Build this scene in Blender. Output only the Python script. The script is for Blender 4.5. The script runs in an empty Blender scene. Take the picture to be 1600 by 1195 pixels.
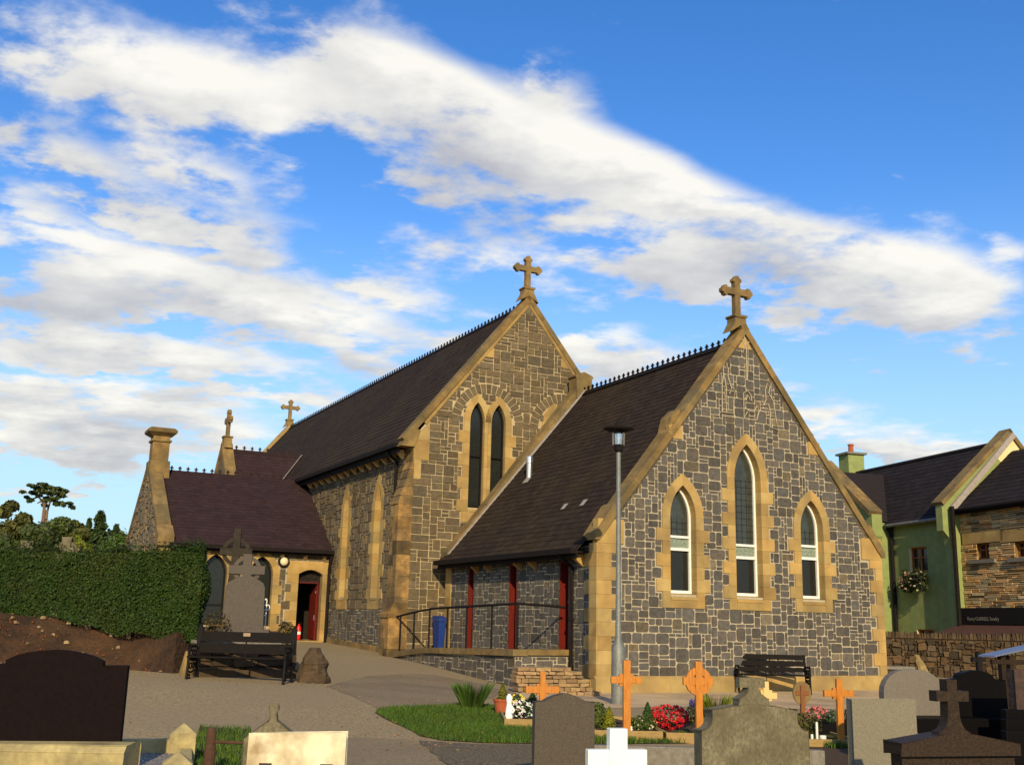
import bpy, math, random
import numpy as np
from mathutils import Vector, Matrix
from mathutils.geometry import tessellate_polygon
random.seed(7)
R = math.radians
C = bpy.context.scene.collection
SC = bpy.context.scene

# ------------------------------------------------------------------ camera
F_PX, PITCH, ROLL = 1669.0, R(12.6285), R(1.3543)
cam_d = bpy.data.cameras.new('camera'); cam = bpy.data.objects.new('camera', cam_d); C.objects.link(cam)
cam_d.sensor_width = 36.0; cam_d.lens = 36.0 * F_PX / 1600.0; cam_d.clip_start = 0.1; cam_d.clip_end = 5000
_f = Vector((0, math.cos(PITCH), math.sin(PITCH))); _r = Vector((1, 0, 0)); _u = _r.cross(_f)
RV = _r * math.cos(ROLL) + _u * math.sin(ROLL); UV_ = -_r * math.sin(ROLL) + _u * math.cos(ROLL)
m = Matrix((RV, UV_, -_f)).transposed().to_4x4(); cam.matrix_world = m      # the eye is the origin of the world
SC.camera = cam
SC.view_settings.view_transform = 'Standard'; SC.view_settings.look = 'None'
SC.view_settings.exposure = 0.0; SC.view_settings.gamma = 1.0

# ------------------------------------------------------------------ sun and sky
SUN_AZ, SUN_EL = R(176.0), R(24.0)          # azimuth clockwise from +Y
sd = bpy.data.lights.new('sun', 'SUN'); sd.energy = 5.0; sd.angle = R(0.5); sd.color = (1.0, 0.82, 0.53)
so = bpy.data.objects.new('sun', sd); C.objects.link(so)
sv = Vector((math.sin(SUN_AZ) * math.cos(SUN_EL), math.cos(SUN_AZ) * math.cos(SUN_EL), math.sin(SUN_EL)))
so.rotation_euler = sv.to_track_quat('Z', 'Y').to_euler(); so.location = sv * 60

def ray(px, py):
    d = _f * F_PX + RV * (px - 800.0) - UV_ * (py - 597.5)
    return d.normalized()

W = bpy.data.worlds.new('World'); SC.world = W; W.use_nodes = True
def build_world():
    nt = W.node_tree; N = nt.nodes; Lk = nt.links; N.clear()
    def nd(t, **k):
        n = N.new(t)
        for a, b in k.items(): setattr(n, a, b)
        return n
    def math_(op, a, b=None, c=None, clamp=False):
        n = nd('ShaderNodeMath', operation=op); n.use_clamp = clamp
        for i, v in enumerate((a, b, c)):
            if v is None: continue
            if isinstance(v, (int, float)): n.inputs[i].default_value = v
            else: Lk.new(v, n.inputs[i])
        return n.outputs[0]
    out = nd('ShaderNodeOutputWorld'); bg = nd('ShaderNodeBackground'); Lk.new(bg.outputs[0], out.inputs[0])
    sky = nd('ShaderNodeTexSky'); sky.sky_type = 'NISHITA'; sky.sun_disc = False
    sky.sun_elevation = SUN_EL; sky.sun_rotation = SUN_AZ; sky.air_density = 1.0; sky.dust_density = 0.2; sky.ozone_density = 2.0
    hs = nd('ShaderNodeHueSaturation'); hs.inputs['Saturation'].default_value = 1.35; hs.inputs['Value'].default_value = SKY_V
    hs.inputs['Hue'].default_value = 0.512
    Lk.new(sky.outputs[0], hs.inputs['Color'])
    tc = nd('ShaderNodeTexCoord'); sep = nd('ShaderNodeSeparateXYZ'); Lk.new(tc.outputs['Generated'], sep.inputs[0])
    x, y, z = sep.outputs
    ys = math_('MAXIMUM', y, 0.12)
    qx = math_('DIVIDE', x, ys); qz = math_('DIVIDE', z, ys)
    # noise space: a flat cloud deck seen in perspective, drawn out along the bands
    zz = math_('ADD', math_('MAXIMUM', z, 0.0), 0.16)
    dx = math_('DIVIDE', x, zz); dy = math_('DIVIDE', y, zz)
    cmb = nd('ShaderNodeCombineXYZ'); Lk.new(dx, cmb.inputs[0]); Lk.new(dy, cmb.inputs[1])
    mp = nd('ShaderNodeMapping'); mp.inputs['Rotation'].default_value = (0, 0, R(-20)); mp.inputs['Scale'].default_value = (0.95, 1.15, 1)
    Lk.new(cmb.outputs[0], mp.inputs[0])
    def noise(scale, detail, rough, vec, dist=0.0, off=None):
        n = nd('ShaderNodeTexNoise'); n.inputs['Scale'].default_value = scale; n.inputs['Detail'].default_value = detail
        n.inputs['Roughness'].default_value = rough; n.inputs['Distortion'].default_value = dist
        if off:
            m2 = nd('ShaderNodeMapping'); m2.inputs['Location'].default_value = off; Lk.new(vec, m2.inputs[0]); vec = m2.outputs[0]
        Lk.new(vec, n.inputs['Vector']); return n.outputs[0]
    n1 = noise(3.6, 10, 0.58, mp.outputs[0], 0.1)
    n2 = noise(7.0, 8, 0.60, mp.outputs[0], 0.1, (7, 3, 0))
    n3 = noise(2.6, 5, 0.55, mp.outputs[0], 0.2, (0.05, 0.22, 0.3))
    # warp of the band positions
    wx = math_('MULTIPLY_ADD', math_('SUBTRACT', n2, 0.5), 0.16, qx)
    wz = math_('MULTIPLY_ADD', math_('SUBTRACT', n1, 0.5), 0.12, qz)
    tot = None; totl = None
    for (px, py, rx, ry, a, w) in CLOUDS:
        d = ray(px, py); cx_, cz_ = d.x / d.y, d.z / d.y
        rx, ry = rx / 1560.0, ry / 1560.0; a = -R(a)
        ca, sa = math.cos(a), math.sin(a)
        ex = math_('SUBTRACT', wx, cx_); ez = math_('SUBTRACT', wz, cz_)
        p1 = math_('ADD', math_('MULTIPLY', ex, ca / rx), math_('MULTIPLY', ez, sa / rx))
        p2 = math_('ADD', math_('MULTIPLY', ex, -sa / ry), math_('MULTIPLY', ez, ca / ry))
        r2 = math_('ADD', math_('MULTIPLY', p1, p1), math_('MULTIPLY', p2, p2))
        g = math_('MULTIPLY', math_('EXPONENT', math_('MULTIPLY', r2, -1.0)), w)
        tot = g if tot is None else math_('ADD', tot, g)
        sh = math_('MULTIPLY', g, p2)          # above the middle of the cloud: bright; below: grey
        totl = sh if totl is None else math_('ADD', totl, sh)
    front = math_('MULTIPLY', math_('SUBTRACT', y, 0.05), 6.0, clamp=True)
    f = math_('MULTIPLY', tot, front)
    dens = math_('ADD', math_('MULTIPLY', math_('MINIMUM', f, 1.25), 0.95), math_('MULTIPLY', math_('SUBTRACT', n1, 0.5), 3.4))
    dens = math_('ADD', dens, math_('MULTIPLY', math_('SUBTRACT', n2, 0.5), 2.0))
    back = math_('MULTIPLY', math_('SUBTRACT', 1.0, front), 0.35)
    dens = math_('ADD', dens, back)
    mr = nd('ShaderNodeMapRange', interpolation_type='SMOOTHSTEP'); Lk.new(dens, mr.inputs[0])
    mr.inputs[1].default_value = 0.16; mr.inputs[2].default_value = 1.05
    mask = math_('MULTIPLY', mr.outputs[0], 0.96)
    # fade near horizon into haze
    shade = math_('ADD', math_('MULTIPLY', math_('SUBTRACT', n3, 0.5), 1.9), 0.60)
    shade = math_('ADD', shade, math_('MULTIPLY', totl, 0.5))
    shade = math_('ADD', shade, math_('MULTIPLY', math_('SUBTRACT', n2, 0.5), 0.9), clamp=True)
    mc = nd('ShaderNodeMixRGB'); Lk.new(shade, mc.inputs[0])
    mc.inputs[1].default_value = (0.56, 0.57, 0.61, 1); mc.inputs[2].default_value = (1.10, 1.07, 0.98, 1)
    sc = nd('ShaderNodeMixRGB', blend_type='MULTIPLY'); sc.inputs[0].default_value = 1.0
    Lk.new(mc.outputs[0], sc.inputs[1]); sc.inputs[2].default_value = (CL_V,) * 3 + (1,)
    hz = nd('ShaderNodeMapRange', interpolation_type='SMOOTHSTEP'); Lk.new(z, hz.inputs[0])
    hz.inputs[1].default_value = 0.0; hz.inputs[2].default_value = 0.40; hz.inputs[3].default_value = 0.90; hz.inputs[4].default_value = 0.0
    hm = nd('ShaderNodeMixRGB'); Lk.new(hz.outputs[0], hm.inputs[0]); Lk.new(hs.outputs[0], hm.inputs[1])
    hm.inputs[2].default_value = tuple(v * CL_V for v in (0.52, 0.78, 0.95)) + (1,)
    fin = nd('ShaderNodeMixRGB'); Lk.new(mask, fin.inputs[0]); Lk.new(hm.outputs[0], fin.inputs[1]); Lk.new(sc.outputs[0], fin.inputs[2])
    Lk.new(fin.outputs[0], bg.inputs[0]); bg.inputs[1].default_value = 0.1
    W.cycles.sampling_method = 'MANUAL'; W.cycles.sample_map_resolution = 512
SKY_V = 1.95; CL_V = 9.2
CLOUDS = [  # px, py, rx, ry, tilt, weight
    (60, 60, 220, 90, 16, 1.0), (330, 150, 210, 80, 22, 1.1), (610, 90, 150, 45, 22, 0.8), (640, 170, 210, 80, 24, 1.1),
    (820, 225, 200, 85, 18, 1.15), (1010, 270, 150, 50, 18, 1.0), (560, 230, 150, 40, 32, 0.5), (880, 130, 60, 45, 60, 0.45),
    (1170, 365, 150, 55, 18, 1.1), (1330, 415, 170, 70, 10, 1.1), (1470, 440, 110, 65, 0, 1.0), (1110, 305, 90, 14, 10, -.5), (1600, 300, 60, 60, 0, -.8), (1060, 395, 130, 55, 5, 0.9), (1200, 430, 150, 50, 10, .7), (1400, 480, 150, 35, 0, .6), (1590, 380, 40, 25, 0, .5),
    (120, 245, 80, 30, 18, 0.6), (330, 275, 80, 28, 20, 0.6), (250, 330, 160, 35, 25, 0.4), (400, 365, 110, 35, 16, 0.65), (170, 330, 90, 12, 20, -.5), (330, 400, 160, 12, 16, -.45), (60, 270, 60, 12, 10, -.4), (60, 345, 100, 10, 5, -.4), (260, 520, 150, 12, 8, -.35), (150, 595, 170, 10, 4, -.5), (520, 430, 120, 20, 30, -.5), (30, 310, 60, 50, 0, .45), (20, 180, 60, 18, 5, .4),
    (100, 410, 230, 60, 10, 1.0), (330, 455, 250, 55, 12, 1.05), (500, 520, 160, 45, 10, 0.85), (60, 470, 160, 40, 5, .7),
    (200, 500, 130, 14, 10, -.4), (480, 470, 60, 14, 10, -.4), (120, 540, 200, 38, 8, 0.9), (330, 575, 230, 35, 8, 0.9), (80, 620, 220, 45, 6, 1.0), (230, 670, 220, 40, 4, 1.0), (60, 700, 150, 20, 4, .8), (130, 735, 200, 12, 3, 0.5),
    (620, 470, 150, 35, 12, 0.5), (780, 400, 130, 35, 10, 0.35), (980, 560, 110, 55, 6, 1.1), (720, 300, 60, 30, 20, 0.4), (950, 370, 60, 30, 0, .3),
    (1270, 640, 110, 35, 8, 0.5), (1500, 700, 170, 22, 4, 0.9), (1330, 700, 110, 16, 4, 0.8), (1550, 520, 80, 12, -20, .35), (1280, 610, 60, 12, 0, 0.3),
    (1350, 310, 70, 15, 5, .15), (1500, 120, 330, 150, 0, -0.75), (1150, 90, 200, 120, 15, -0.7), (1300, 250, 220, 50, 10, -.5), (1100, 610, 120, 40, 0, -.3), (1450, 590, 160, 40, 0, -.35),
    (230, 310, 300, 90, 20, 0.38), (600, 400, 250, 70, 12, .34), (60, 660, 260, 110, 0, .25), (1330, 560, 160, 60, 0, .1), (560, 310, 90, 30, 20, -0.3), (170, 165, 90, 25, 20, -.2), (700, 20, 60, 25, 20, -.2), (110, 770, 200, 25, 0, -.5), (1000, 480, 110, 30, 5, -.4), (480, 330, 60, 25, 10, -.3)]
build_world()

# ------------------------------------------------------------------ materials
MATS = {}
def mat(name, c1, c2=None, scale=6.0, rough=0.85, bump=0.0, bscale=None, col=False, metal=0.0, spec=0.3, detail=6.0, big=None, stretch=None, sharp=False, coat=0.0):
    """procedural: mix of two colours by noise, optional broad blotches, optional per-element colour"""
    if name in MATS: return MATS[name]
    m = bpy.data.materials.new(name); m.use_nodes = True; nt = m.node_tree; N = nt.nodes; Lk = nt.links
    b = N['Principled BSDF']; tc = N.new('ShaderNodeTexCoord'); vec = tc.outputs['Object']
    if stretch:
        mp = N.new('ShaderNodeMapping'); mp.inputs['Scale'].default_value = stretch; Lk.new(vec, mp.inputs[0]); vec = mp.outputs[0]
    no = N.new('ShaderNodeTexNoise'); no.inputs['Scale'].default_value = scale; no.inputs['Detail'].default_value = detail; no.inputs['Roughness'].default_value = 0.62
    Lk.new(vec, no.inputs['Vector'])
    cr = N.new('ShaderNodeMapRange'); Lk.new(no.outputs[0], cr.inputs[0])
    cr.inputs[1].default_value = 0.42 if sharp else 0.28; cr.inputs[2].default_value = 0.58 if sharp else 0.72
    mx = N.new('ShaderNodeMixRGB'); Lk.new(cr.outputs[0], mx.inputs[0])
    c2 = c2 or tuple(v * 0.7 for v in c1)
    mx.inputs[1].default_value = (*c1, 1); mx.inputs[2].default_value = (*c2, 1)
    o = mx.outputs[0]
    if big:
        nb = N.new('ShaderNodeTexNoise'); nb.inputs['Scale'].default_value = big[0]; nb.inputs['Detail'].default_value = 4; Lk.new(tc.outputs['Object'], nb.inputs['Vector'])
        rb = N.new('ShaderNodeMapRange'); Lk.new(nb.outputs[0], rb.inputs[0]); rb.inputs[1].default_value = 0.42; rb.inputs[2].default_value = 0.68
        m2 = N.new('ShaderNodeMixRGB'); m2.blend_type = 'MIX'; Lk.new(o, m2.inputs[1]); m2.inputs[2].default_value = (*big[1], 1)
        mm = N.new('ShaderNodeMath'); mm.operation = 'MULTIPLY'; Lk.new(rb.outputs[0], mm.inputs[0]); mm.inputs[1].default_value = big[2]
        Lk.new(mm.outputs[0], m2.inputs[0]); o = m2.outputs[0]
    if col:
        at = N.new('ShaderNodeAttribute'); at.attribute_name = 'col'
        m3 = N.new('ShaderNodeMixRGB'); m3.blend_type = 'MULTIPLY'; m3.inputs[0].default_value = 1.0
        Lk.new(o, m3.inputs[1]); Lk.new(at.outputs['Color'], m3.inputs[2]); o = m3.outputs[0]
    Lk.new(o, b.inputs['Base Color']); b.inputs['Roughness'].default_value = rough; b.inputs['Metallic'].default_value = metal
    b.inputs['Specular IOR Level'].default_value = spec; b.inputs['Coat Weight'].default_value = coat
    if bump:
        n4 = N.new('ShaderNodeTexNoise'); n4.inputs['Scale'].default_value = bscale or scale * 3; n4.inputs['Detail'].default_value = 5; Lk.new(vec, n4.inputs['Vector'])
        bu = N.new('ShaderNodeBump'); bu.inputs['Distance'].default_value = bump; bu.inputs['Strength'].default_value = 1.0
        Lk.new(n4.outputs[0], bu.inputs['Height']); Lk.new(bu.outputs[0], b.inputs['Normal'])
    MATS[name] = m; return m
M = dict(
    sand=mat('sandstone', (0.44, 0.30, 0.105), (0.34, 0.215, 0.065), 2.8, 0.9, 0.005, 22, col=True, big=(1.3, (0.22, 0.145, 0.058), 0.7)),
    sand_old=mat('weathered_sandstone', (0.31, 0.20, 0.066), (0.13, 0.085, 0.034), 3.2, 0.92, 0.008, 18, col=True, big=(0.9, (0.10, 0.078, 0.034), 0.85)),
    stained=mat('rust_stained_sandstone', (0.40, 0.24, 0.075), (0.13, 0.075, 0.03), 4.5, 0.93, 0.012, 14, col=True, big=(1.6, (0.085, 0.06, 0.03), 0.85)),
    greystone=mat('grey_rubble_stone', (0.118, 0.103, 0.083), (0.060, 0.053, 0.043), 9, 0.9, 0.014, 16, col=True),
    brownstone=mat('brown_rubble_stone', (0.165, 0.122, 0.065), (0.09, 0.067, 0.036), 7, 0.9, 0.02, 12, col=True),
    mortar=mat('lime_mortar', (0.45, 0.38, 0.25), (0.32, 0.27, 0.175), 8, 0.95, 0.004, 40),
    mortar_dim=mat('old_mortar', (0.50, 0.39, 0.22), (0.36, 0.28, 0.155), 6, 0.95, 0.004, 40),
    slate=mat('dark_slate', (0.043, 0.030, 0.023), (0.027, 0.019, 0.015), 5, 0.9, 0.003, 30, col=True, spec=0.06, big=(0.45, (0.050, 0.036, 0.018), 0.6)),
    slate_p=mat('plum_slate', (0.042, 0.024, 0.024), (0.028, 0.017, 0.018), 5, 0.85, 0.002, 30, col=True, spec=0.1),
    slate_b=mat('blue_slate', (0.030, 0.023, 0.022), (0.020, 0.016, 0.016), 5, 0.85, 0.002, 30, col=True, spec=0.1),
    black=mat('black_paint', (0.010, 0.008, 0.007), (0.018, 0.014, 0.012), 12, 0.75, spec=0.08),
    iron=mat('wrought_iron', (0.008, 0.007, 0.007), (0.014, 0.011, 0.010), 30, 0.7, spec=0.12),
    white=mat('white_plastic', (0.80, 0.78, 0.70), (0.72, 0.70, 0.62), 6, 0.45),
    glass=mat('window_glass', (0.012, 0.012, 0.010), (0.022, 0.022, 0.018), 1.5, 0.08, spec=0.28, stretch=(1, 1, .5)),
    leadglass=mat('leaded_glass', (0.012, 0.013, 0.011), (0.025, 0.028, 0.024), 22, 0.12, 0.0015, 25, spec=0.35),
    lead=mat('lead_flashing', (0.36, 0.31, 0.26), (0.26, 0.22, 0.18), 9, 0.6),
    red=mat('red_door_paint', (0.15, 0.016, 0.008), (0.09, 0.010, 0.006), 5, 0.4, stretch=(6, 6, 0.6)),
    darkred=mat('deep_red_paint', (0.085, 0.008, 0.006), (0.05, 0.006, 0.005), 5, 0.5),
    steel=mat('galvanised_steel', (0.26, 0.265, 0.23), (0.16, 0.165, 0.145), 22, 0.6, metal=0.4, big=(3, (.12, .12, .10), .5)),
    shiny=mat('stainless_steel', (0.75, 0.74, 0.70), (0.6, 0.6, 0.58), 8, 0.25, metal=0.9),
    dark=mat('dark_interior', (0.012, 0.009, 0.007), (0.02, 0.015, 0.01), 4, 0.9),
    tarmac=mat('tarmac', (0.43, 0.325, 0.165), (0.15, 0.11, 0.056), 26, 0.95, 0.010, 70, big=(0.45, (0.27, 0.20, 0.11), 0.7), detail=12, stretch=(1, .6, 1)),
    tarmac_d=mat('darker_tarmac_patch', (0.33, 0.245, 0.135), (0.15, 0.112, 0.062), 26, 0.95, 0.010, 70, big=(0.6, (0.16, 0.118, 0.065), 0.6), detail=12),
    paving=mat('concrete_paving', (0.62, 0.44, 0.24), (0.46, 0.33, 0.18), 20, 0.95, 0.003, 90, big=(0.8, (0.20, 0.15, 0.10), 0.6)),
    gravel=mat('grave_gravel', (0.20, 0.155, 0.09), (0.08, 0.062, 0.04), 34, 0.95, 0.03, 45, sharp=True),
    soil=mat('soil', (0.085, 0.048, 0.024), (0.045, 0.028, 0.015), 16, 0.98, 0.02, 30),
    bank=mat('bank_earth', (0.058, 0.027, 0.011), (0.020, 0.012, 0.006), 9, 0.98, 0.07, 14, big=(1.3, (0.11, 0.055, 0.02), 0.5)),
    leaf=mat('leaf_green', (0.090, 0.105, 0.020), (0.050, 0.065, 0.013), 2, 0.6, col=True, spec=0.3),
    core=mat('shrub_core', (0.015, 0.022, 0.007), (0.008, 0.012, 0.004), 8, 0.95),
    bark=mat('bark', (0.19, 0.12, 0.07), (0.10, 0.065, 0.04), 10, 0.95, 0.01),
    pine_wood=mat('varnished_pine', (0.62, 0.23, 0.016), (0.34, 0.105, 0.008), 5, 0.5, stretch=(14, 14, 1.2), spec=0.5),
    pine_pale=mat('pale_new_pine', (0.75, 0.55, 0.22), (0.62, 0.42, 0.15), 5, 0.6, stretch=(14, 14, 1.2)),
    board=mat('planter_board', (0.38, 0.25, 0.09), (0.25, 0.16, 0.055), 7, 0.9, 0.002, 40, stretch=(1, 8, 8), col=True),
    granite=mat('grey_granite', (0.105, 0.083, 0.055), (0.05, 0.04, 0.028), 75, 0.75, detail=3),
    granite_l=mat('light_granite', (0.235, 0.205, 0.135), (0.14, 0.122, 0.08), 85, 0.7, detail=3),
    granite_m=mat('mid_granite', (0.19, 0.16, 0.12), (0.115, 0.097, 0.073), 85, 0.7, detail=3),
    granite_b=mat('brown_granite', (0.050, 0.031, 0.018), (0.013, 0.009, 0.006), 55, 0.6, detail=4, spec=0.15),
    lichen=mat('lichened_granite', (0.25, 0.215, 0.125), (0.09, 0.075, 0.043), 65, 0.9, 0.004, 60, big=(3.6, (0.085, 0.07, 0.036), 0.85), stretch=(1, 1, .6)),
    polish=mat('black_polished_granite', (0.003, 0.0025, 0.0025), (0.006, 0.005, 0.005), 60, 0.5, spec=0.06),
    dimblack=mat('dark_back_granite', (0.010, 0.0048, 0.0045), (0.005, 0.003, 0.003), 30, 0.8, spec=0.08),
    limew=mat('cream_painted_concrete', (0.80, 0.72, 0.50), (0.66, 0.56, 0.34), 7, 0.9, 0.002, 60, big=(5.5, (0.26, 0.17, 0.07), 0.85), stretch=(1, 1, .35)),
    yellowconc=mat('lichen_yellow_concrete', (0.50, 0.40, 0.17), (0.30, 0.245, 0.11), 16, 0.95, 0.004, 60, big=(2.4, (0.15, 0.12, 0.065), 0.85)),
    greyconc=mat('weathered_grey_concrete', (0.25, 0.22, 0.17), (0.13, 0.115, 0.085), 14, 0.95, 0.004, 60),
    whitep=mat('white_gloss_paint', (0.86, 0.86, 0.78), (0.80, 0.80, 0.70), 5, 0.5),
    green_wall=mat('green_render', (0.275, 0.315, 0.105), (0.195, 0.23, 0.075), 3, 0.9, 0.002, 60, col=True),
    rustic=mat('mixed_shop_stone', (0.60, 0.38, 0.16), (0.42, 0.26, 0.10), 9, 0.9, 0.008, 18, col=True),
    fieldstone=mat('boundary_fieldstone', (0.105, 0.066, 0.032), (0.05, 0.033, 0.018), 9, 0.95, 0.02, 14, col=True),
    tan_stone=mat('stacked_tan_stone', (0.34, 0.23, 0.11), (0.20, 0.135, 0.065), 10, 0.95, 0.01, 18, col=True),
    darkmortar=mat('dark_mortar', (0.07, 0.045, 0.025), (0.04, 0.028, 0.016), 9, 0.95),
    terracotta=mat('terracotta', (0.42, 0.10, 0.035), (0.30, 0.07, 0.025), 8, 0.85),
    blue=mat('blue_bin_plastic', (0.012, 0.04, 0.20), (0.008, 0.03, 0.15), 5, 0.5),
    signred=mat('extinguisher_red', (0.70, 0.02, 0.012), (0.55, 0.015, 0.01), 5, 0.35),
    lampglass=mat('lamp_glass', (0.55, 0.52, 0.42), (0.45, 0.42, 0.34), 5, 0.2),
    gold=mat('gold_lettering', (0.80, 0.60, 0.12), (0.7, 0.5, 0.1), 5, 0.4),
    brass=mat('brass_plaque', (0.36, 0.24, 0.15), (0.3, 0.2, 0.12), 5, 0.5),
    petal=mat('petals', (0.9, 0.9, 0.9), (0.75, 0.75, 0.75), 20, 0.6, col=True),
    orange_stone=mat('timber_window', (0.34, 0.11, 0.02), (0.24, 0.075, 0.015), 6, 0.6),
    bench_slat=mat('bench_slat_paint', (0.014, 0.011, 0.009), (0.007, 0.006, 0.005), 8, 0.75, spec=0.08, stretch=(1, 8, 8)),
    awning=mat('brown_canopy', (0.10, 0.045, 0.028), (0.07, 0.03, 0.02), 5, 0.7),
    bluesheet=mat('pale_blue_sheet', (0.13, 0.17, 0.27), (0.10, 0.13, 0.21), 6, 0.4),
    creamwall=mat('cream_render', (0.72, 0.62, 0.32), (0.66, 0.56, 0.28), 4, 0.9),
    chips=mat('stone_chippings', (0.42, 0.38, 0.30), (0.04, 0.036, 0.03), 45, 0.8, 0.03, 45, sharp=True),
)

# ------------------------------------------------------------------ object helpers
def link(name, data=None, parent=None): 
    o = bpy.data.objects.new(name, data); C.objects.link(o)
    if parent: o.parent = parent
    return o
def tag(o, label=None, cat=None, group=None, kind=None):
    if label: o['label'] = label
    if cat: o['category'] = cat
    if group: o['group'] = group
    if kind: o['kind'] = kind
    return o
def empty(name, loc, rz=0.0):
    o = link(name); o.location = loc; o.rotation_euler = (0, 0, rz); o.empty_display_size = 0.2; return o
def copy_tree(o, parent=None):
    c = o.copy(); C.objects.link(c); c.parent = parent
    for ch in list(o.children): copy_tree(ch, c)
    return c

class MB:
    def __init__(s): s.v = []; s.f = []; s.c = []; s.marks = []
    def cut(s): s.marks.append((len(s.v), len(s.f)))      # what follows is a piece of its own
    def face(s, pts, col=(1, 1, 1)):
        n = len(s.v); s.v += [tuple(p) for p in pts]; s.f.append(tuple(range(n, n + len(pts)))); s.c.append(col)
    def solid(s, verts, faces, col=(1, 1, 1)):
        n = len(s.v); s.v += [tuple(p) for p in verts]
        for f in faces: s.f.append(tuple(i + n for i in f)); s.c.append(col)
    def box(s, x0, x1, y0, y1, z0, z1, col=(1, 1, 1), T=None):
        P = [(x0, y0, z0), (x1, y0, z0), (x1, y1, z0), (x0, y1, z0), (x0, y0, z1), (x1, y0, z1), (x1, y1, z1), (x0, y1, z1)]
        if T: P = [T(*p) for p in P]
        s.solid(P, [(0, 3, 2, 1), (4, 5, 6, 7), (0, 1, 5, 4), (1, 2, 6, 5), (2, 3, 7, 6), (3, 0, 4, 7)], col)
    def prism(s, pts, A, d0, d1, col=(1, 1, 1)):
        """2D outline pts; A(a, d, b) -> 3D point; extruded from depth d0 to d1 (concave outlines allowed)"""
        n = len(pts); V = [A(a, d0, b) for a, b in pts] + [A(a, d1, b) for a, b in pts]
        tri = tessellate_polygon([[Vector((a, b, 0)) for a, b in pts]])
        F = [tuple(t) for t in tri] + [tuple(n + i for i in reversed(t)) for t in tri] + [(i, (i + 1) % n, n + (i + 1) % n, n + i) for i in range(n)]
        s.solid(V, F, col)
    def tube(s, path, r, n=8, col=(1, 1, 1), r1=None, cap=True):
        path = [Vector(p) for p in path]; k = len(path); rings = []
        for i, p in enumerate(path):
            d = (path[min(i + 1, k - 1)] - path[max(i - 1, 0)]).normalized()
            a = d.cross(Vector((0, 0, 1))); a = a.normalized() if a.length > 1e-3 else Vector((1, 0, 0)); b = d.cross(a)
            rr = r if r1 is None else r + (r1 - r) * i / (k - 1)
            rings.append([p + a * rr * math.cos(2 * math.pi * j / n) + b * rr * math.sin(2 * math.pi * j / n) for j in range(n)])
        V = [q for rg in rings for q in rg]
        F = [(i * n + j, i * n + (j + 1) % n, (i + 1) * n + (j + 1) % n, (i + 1) * n + j) for i in range(k - 1) for j in range(n)]
        if cap: F += [tuple(range(n - 1, -1, -1)), tuple((k - 1) * n + j for j in range(n))]
        s.solid(V, F, col)
    def lathe(s, prof, c=(0, 0, 0), n=16, col=(1, 1, 1)):
        V = []
        for r_, z in prof: V += [(c[0] + r_ * math.cos(2 * math.pi * j / n), c[1] + r_ * math.sin(2 * math.pi * j / n), c[2] + z) for j in range(n)]
        k = len(prof); F = [(i * n + j, i * n + (j + 1) % n, (i + 1) * n + (j + 1) % n, (i + 1) * n + j) for i in range(k - 1) for j in range(n)]
        s.solid(V, F, col)
    def build(s, name, m, parent=None, smooth=False, loc=None):
        if s.marks:
            ms = [(0, 0)] + s.marks + [(len(s.v), len(s.f))]; o = None
            for (v0, f0), (v1, f1) in zip(ms[:-1], ms[1:]):
                if f1 <= f0: continue
                q = MB(); q.v = s.v[v0:v1]; q.f = [tuple(i - v0 for i in f) for f in s.f[f0:f1]]; q.c = s.c[f0:f1]; o = q.build(name, m, parent, smooth, loc)
            return o
        me = bpy.data.meshes.new(name); me.from_pydata(s.v, [], s.f); me.materials.append(m)
        ca = me.color_attributes.new('col', 'FLOAT_COLOR', 'CORNER')
        arr = np.ones((len(me.loops), 4), dtype=np.float32)
        cnt = np.array([len(f) for f in s.f]); arr[:, :3] = np.repeat(np.array(s.c, dtype=np.float32).reshape(-1, 3), cnt, axis=0)
        ca.data.foreach_set('color', arr.ravel())
        if smooth: me.polygons.foreach_set('use_smooth', [True] * len(me.polygons))
        me.update(); o = link(name, me, parent)
        if loc: o.location = loc
        return o
def bevel(o, w=0.008, seg=2):
    b = o.modifiers.new('bevel', 'BEVEL'); b.width = w; b.segments = seg; b.limit_method = 'ANGLE'; b.angle_limit = R(40); return o
def g_(v, j=0.0): v = v * (1 + random.uniform(-j, j)); return (v, v, v)
def text_mesh(name, txt, size, m, parent, mat4, ext=0.002, font_space=1.0):
    cu = bpy.data.curves.new('t', 'FONT'); cu.body = txt; cu.size = size; cu.extrude = ext; cu.space_character = font_space
    t = bpy.data.objects.new('t', cu); C.objects.link(t); bpy.context.view_layer.update()
    me = bpy.data.meshes.new_from_object(t.evaluated_get(bpy.context.evaluated_depsgraph_get()))
    bpy.data.objects.remove(t); me.materials.clear(); me.materials.append(m)
    o = link(name, me, parent); o.matrix_local = mat4; return o

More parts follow.
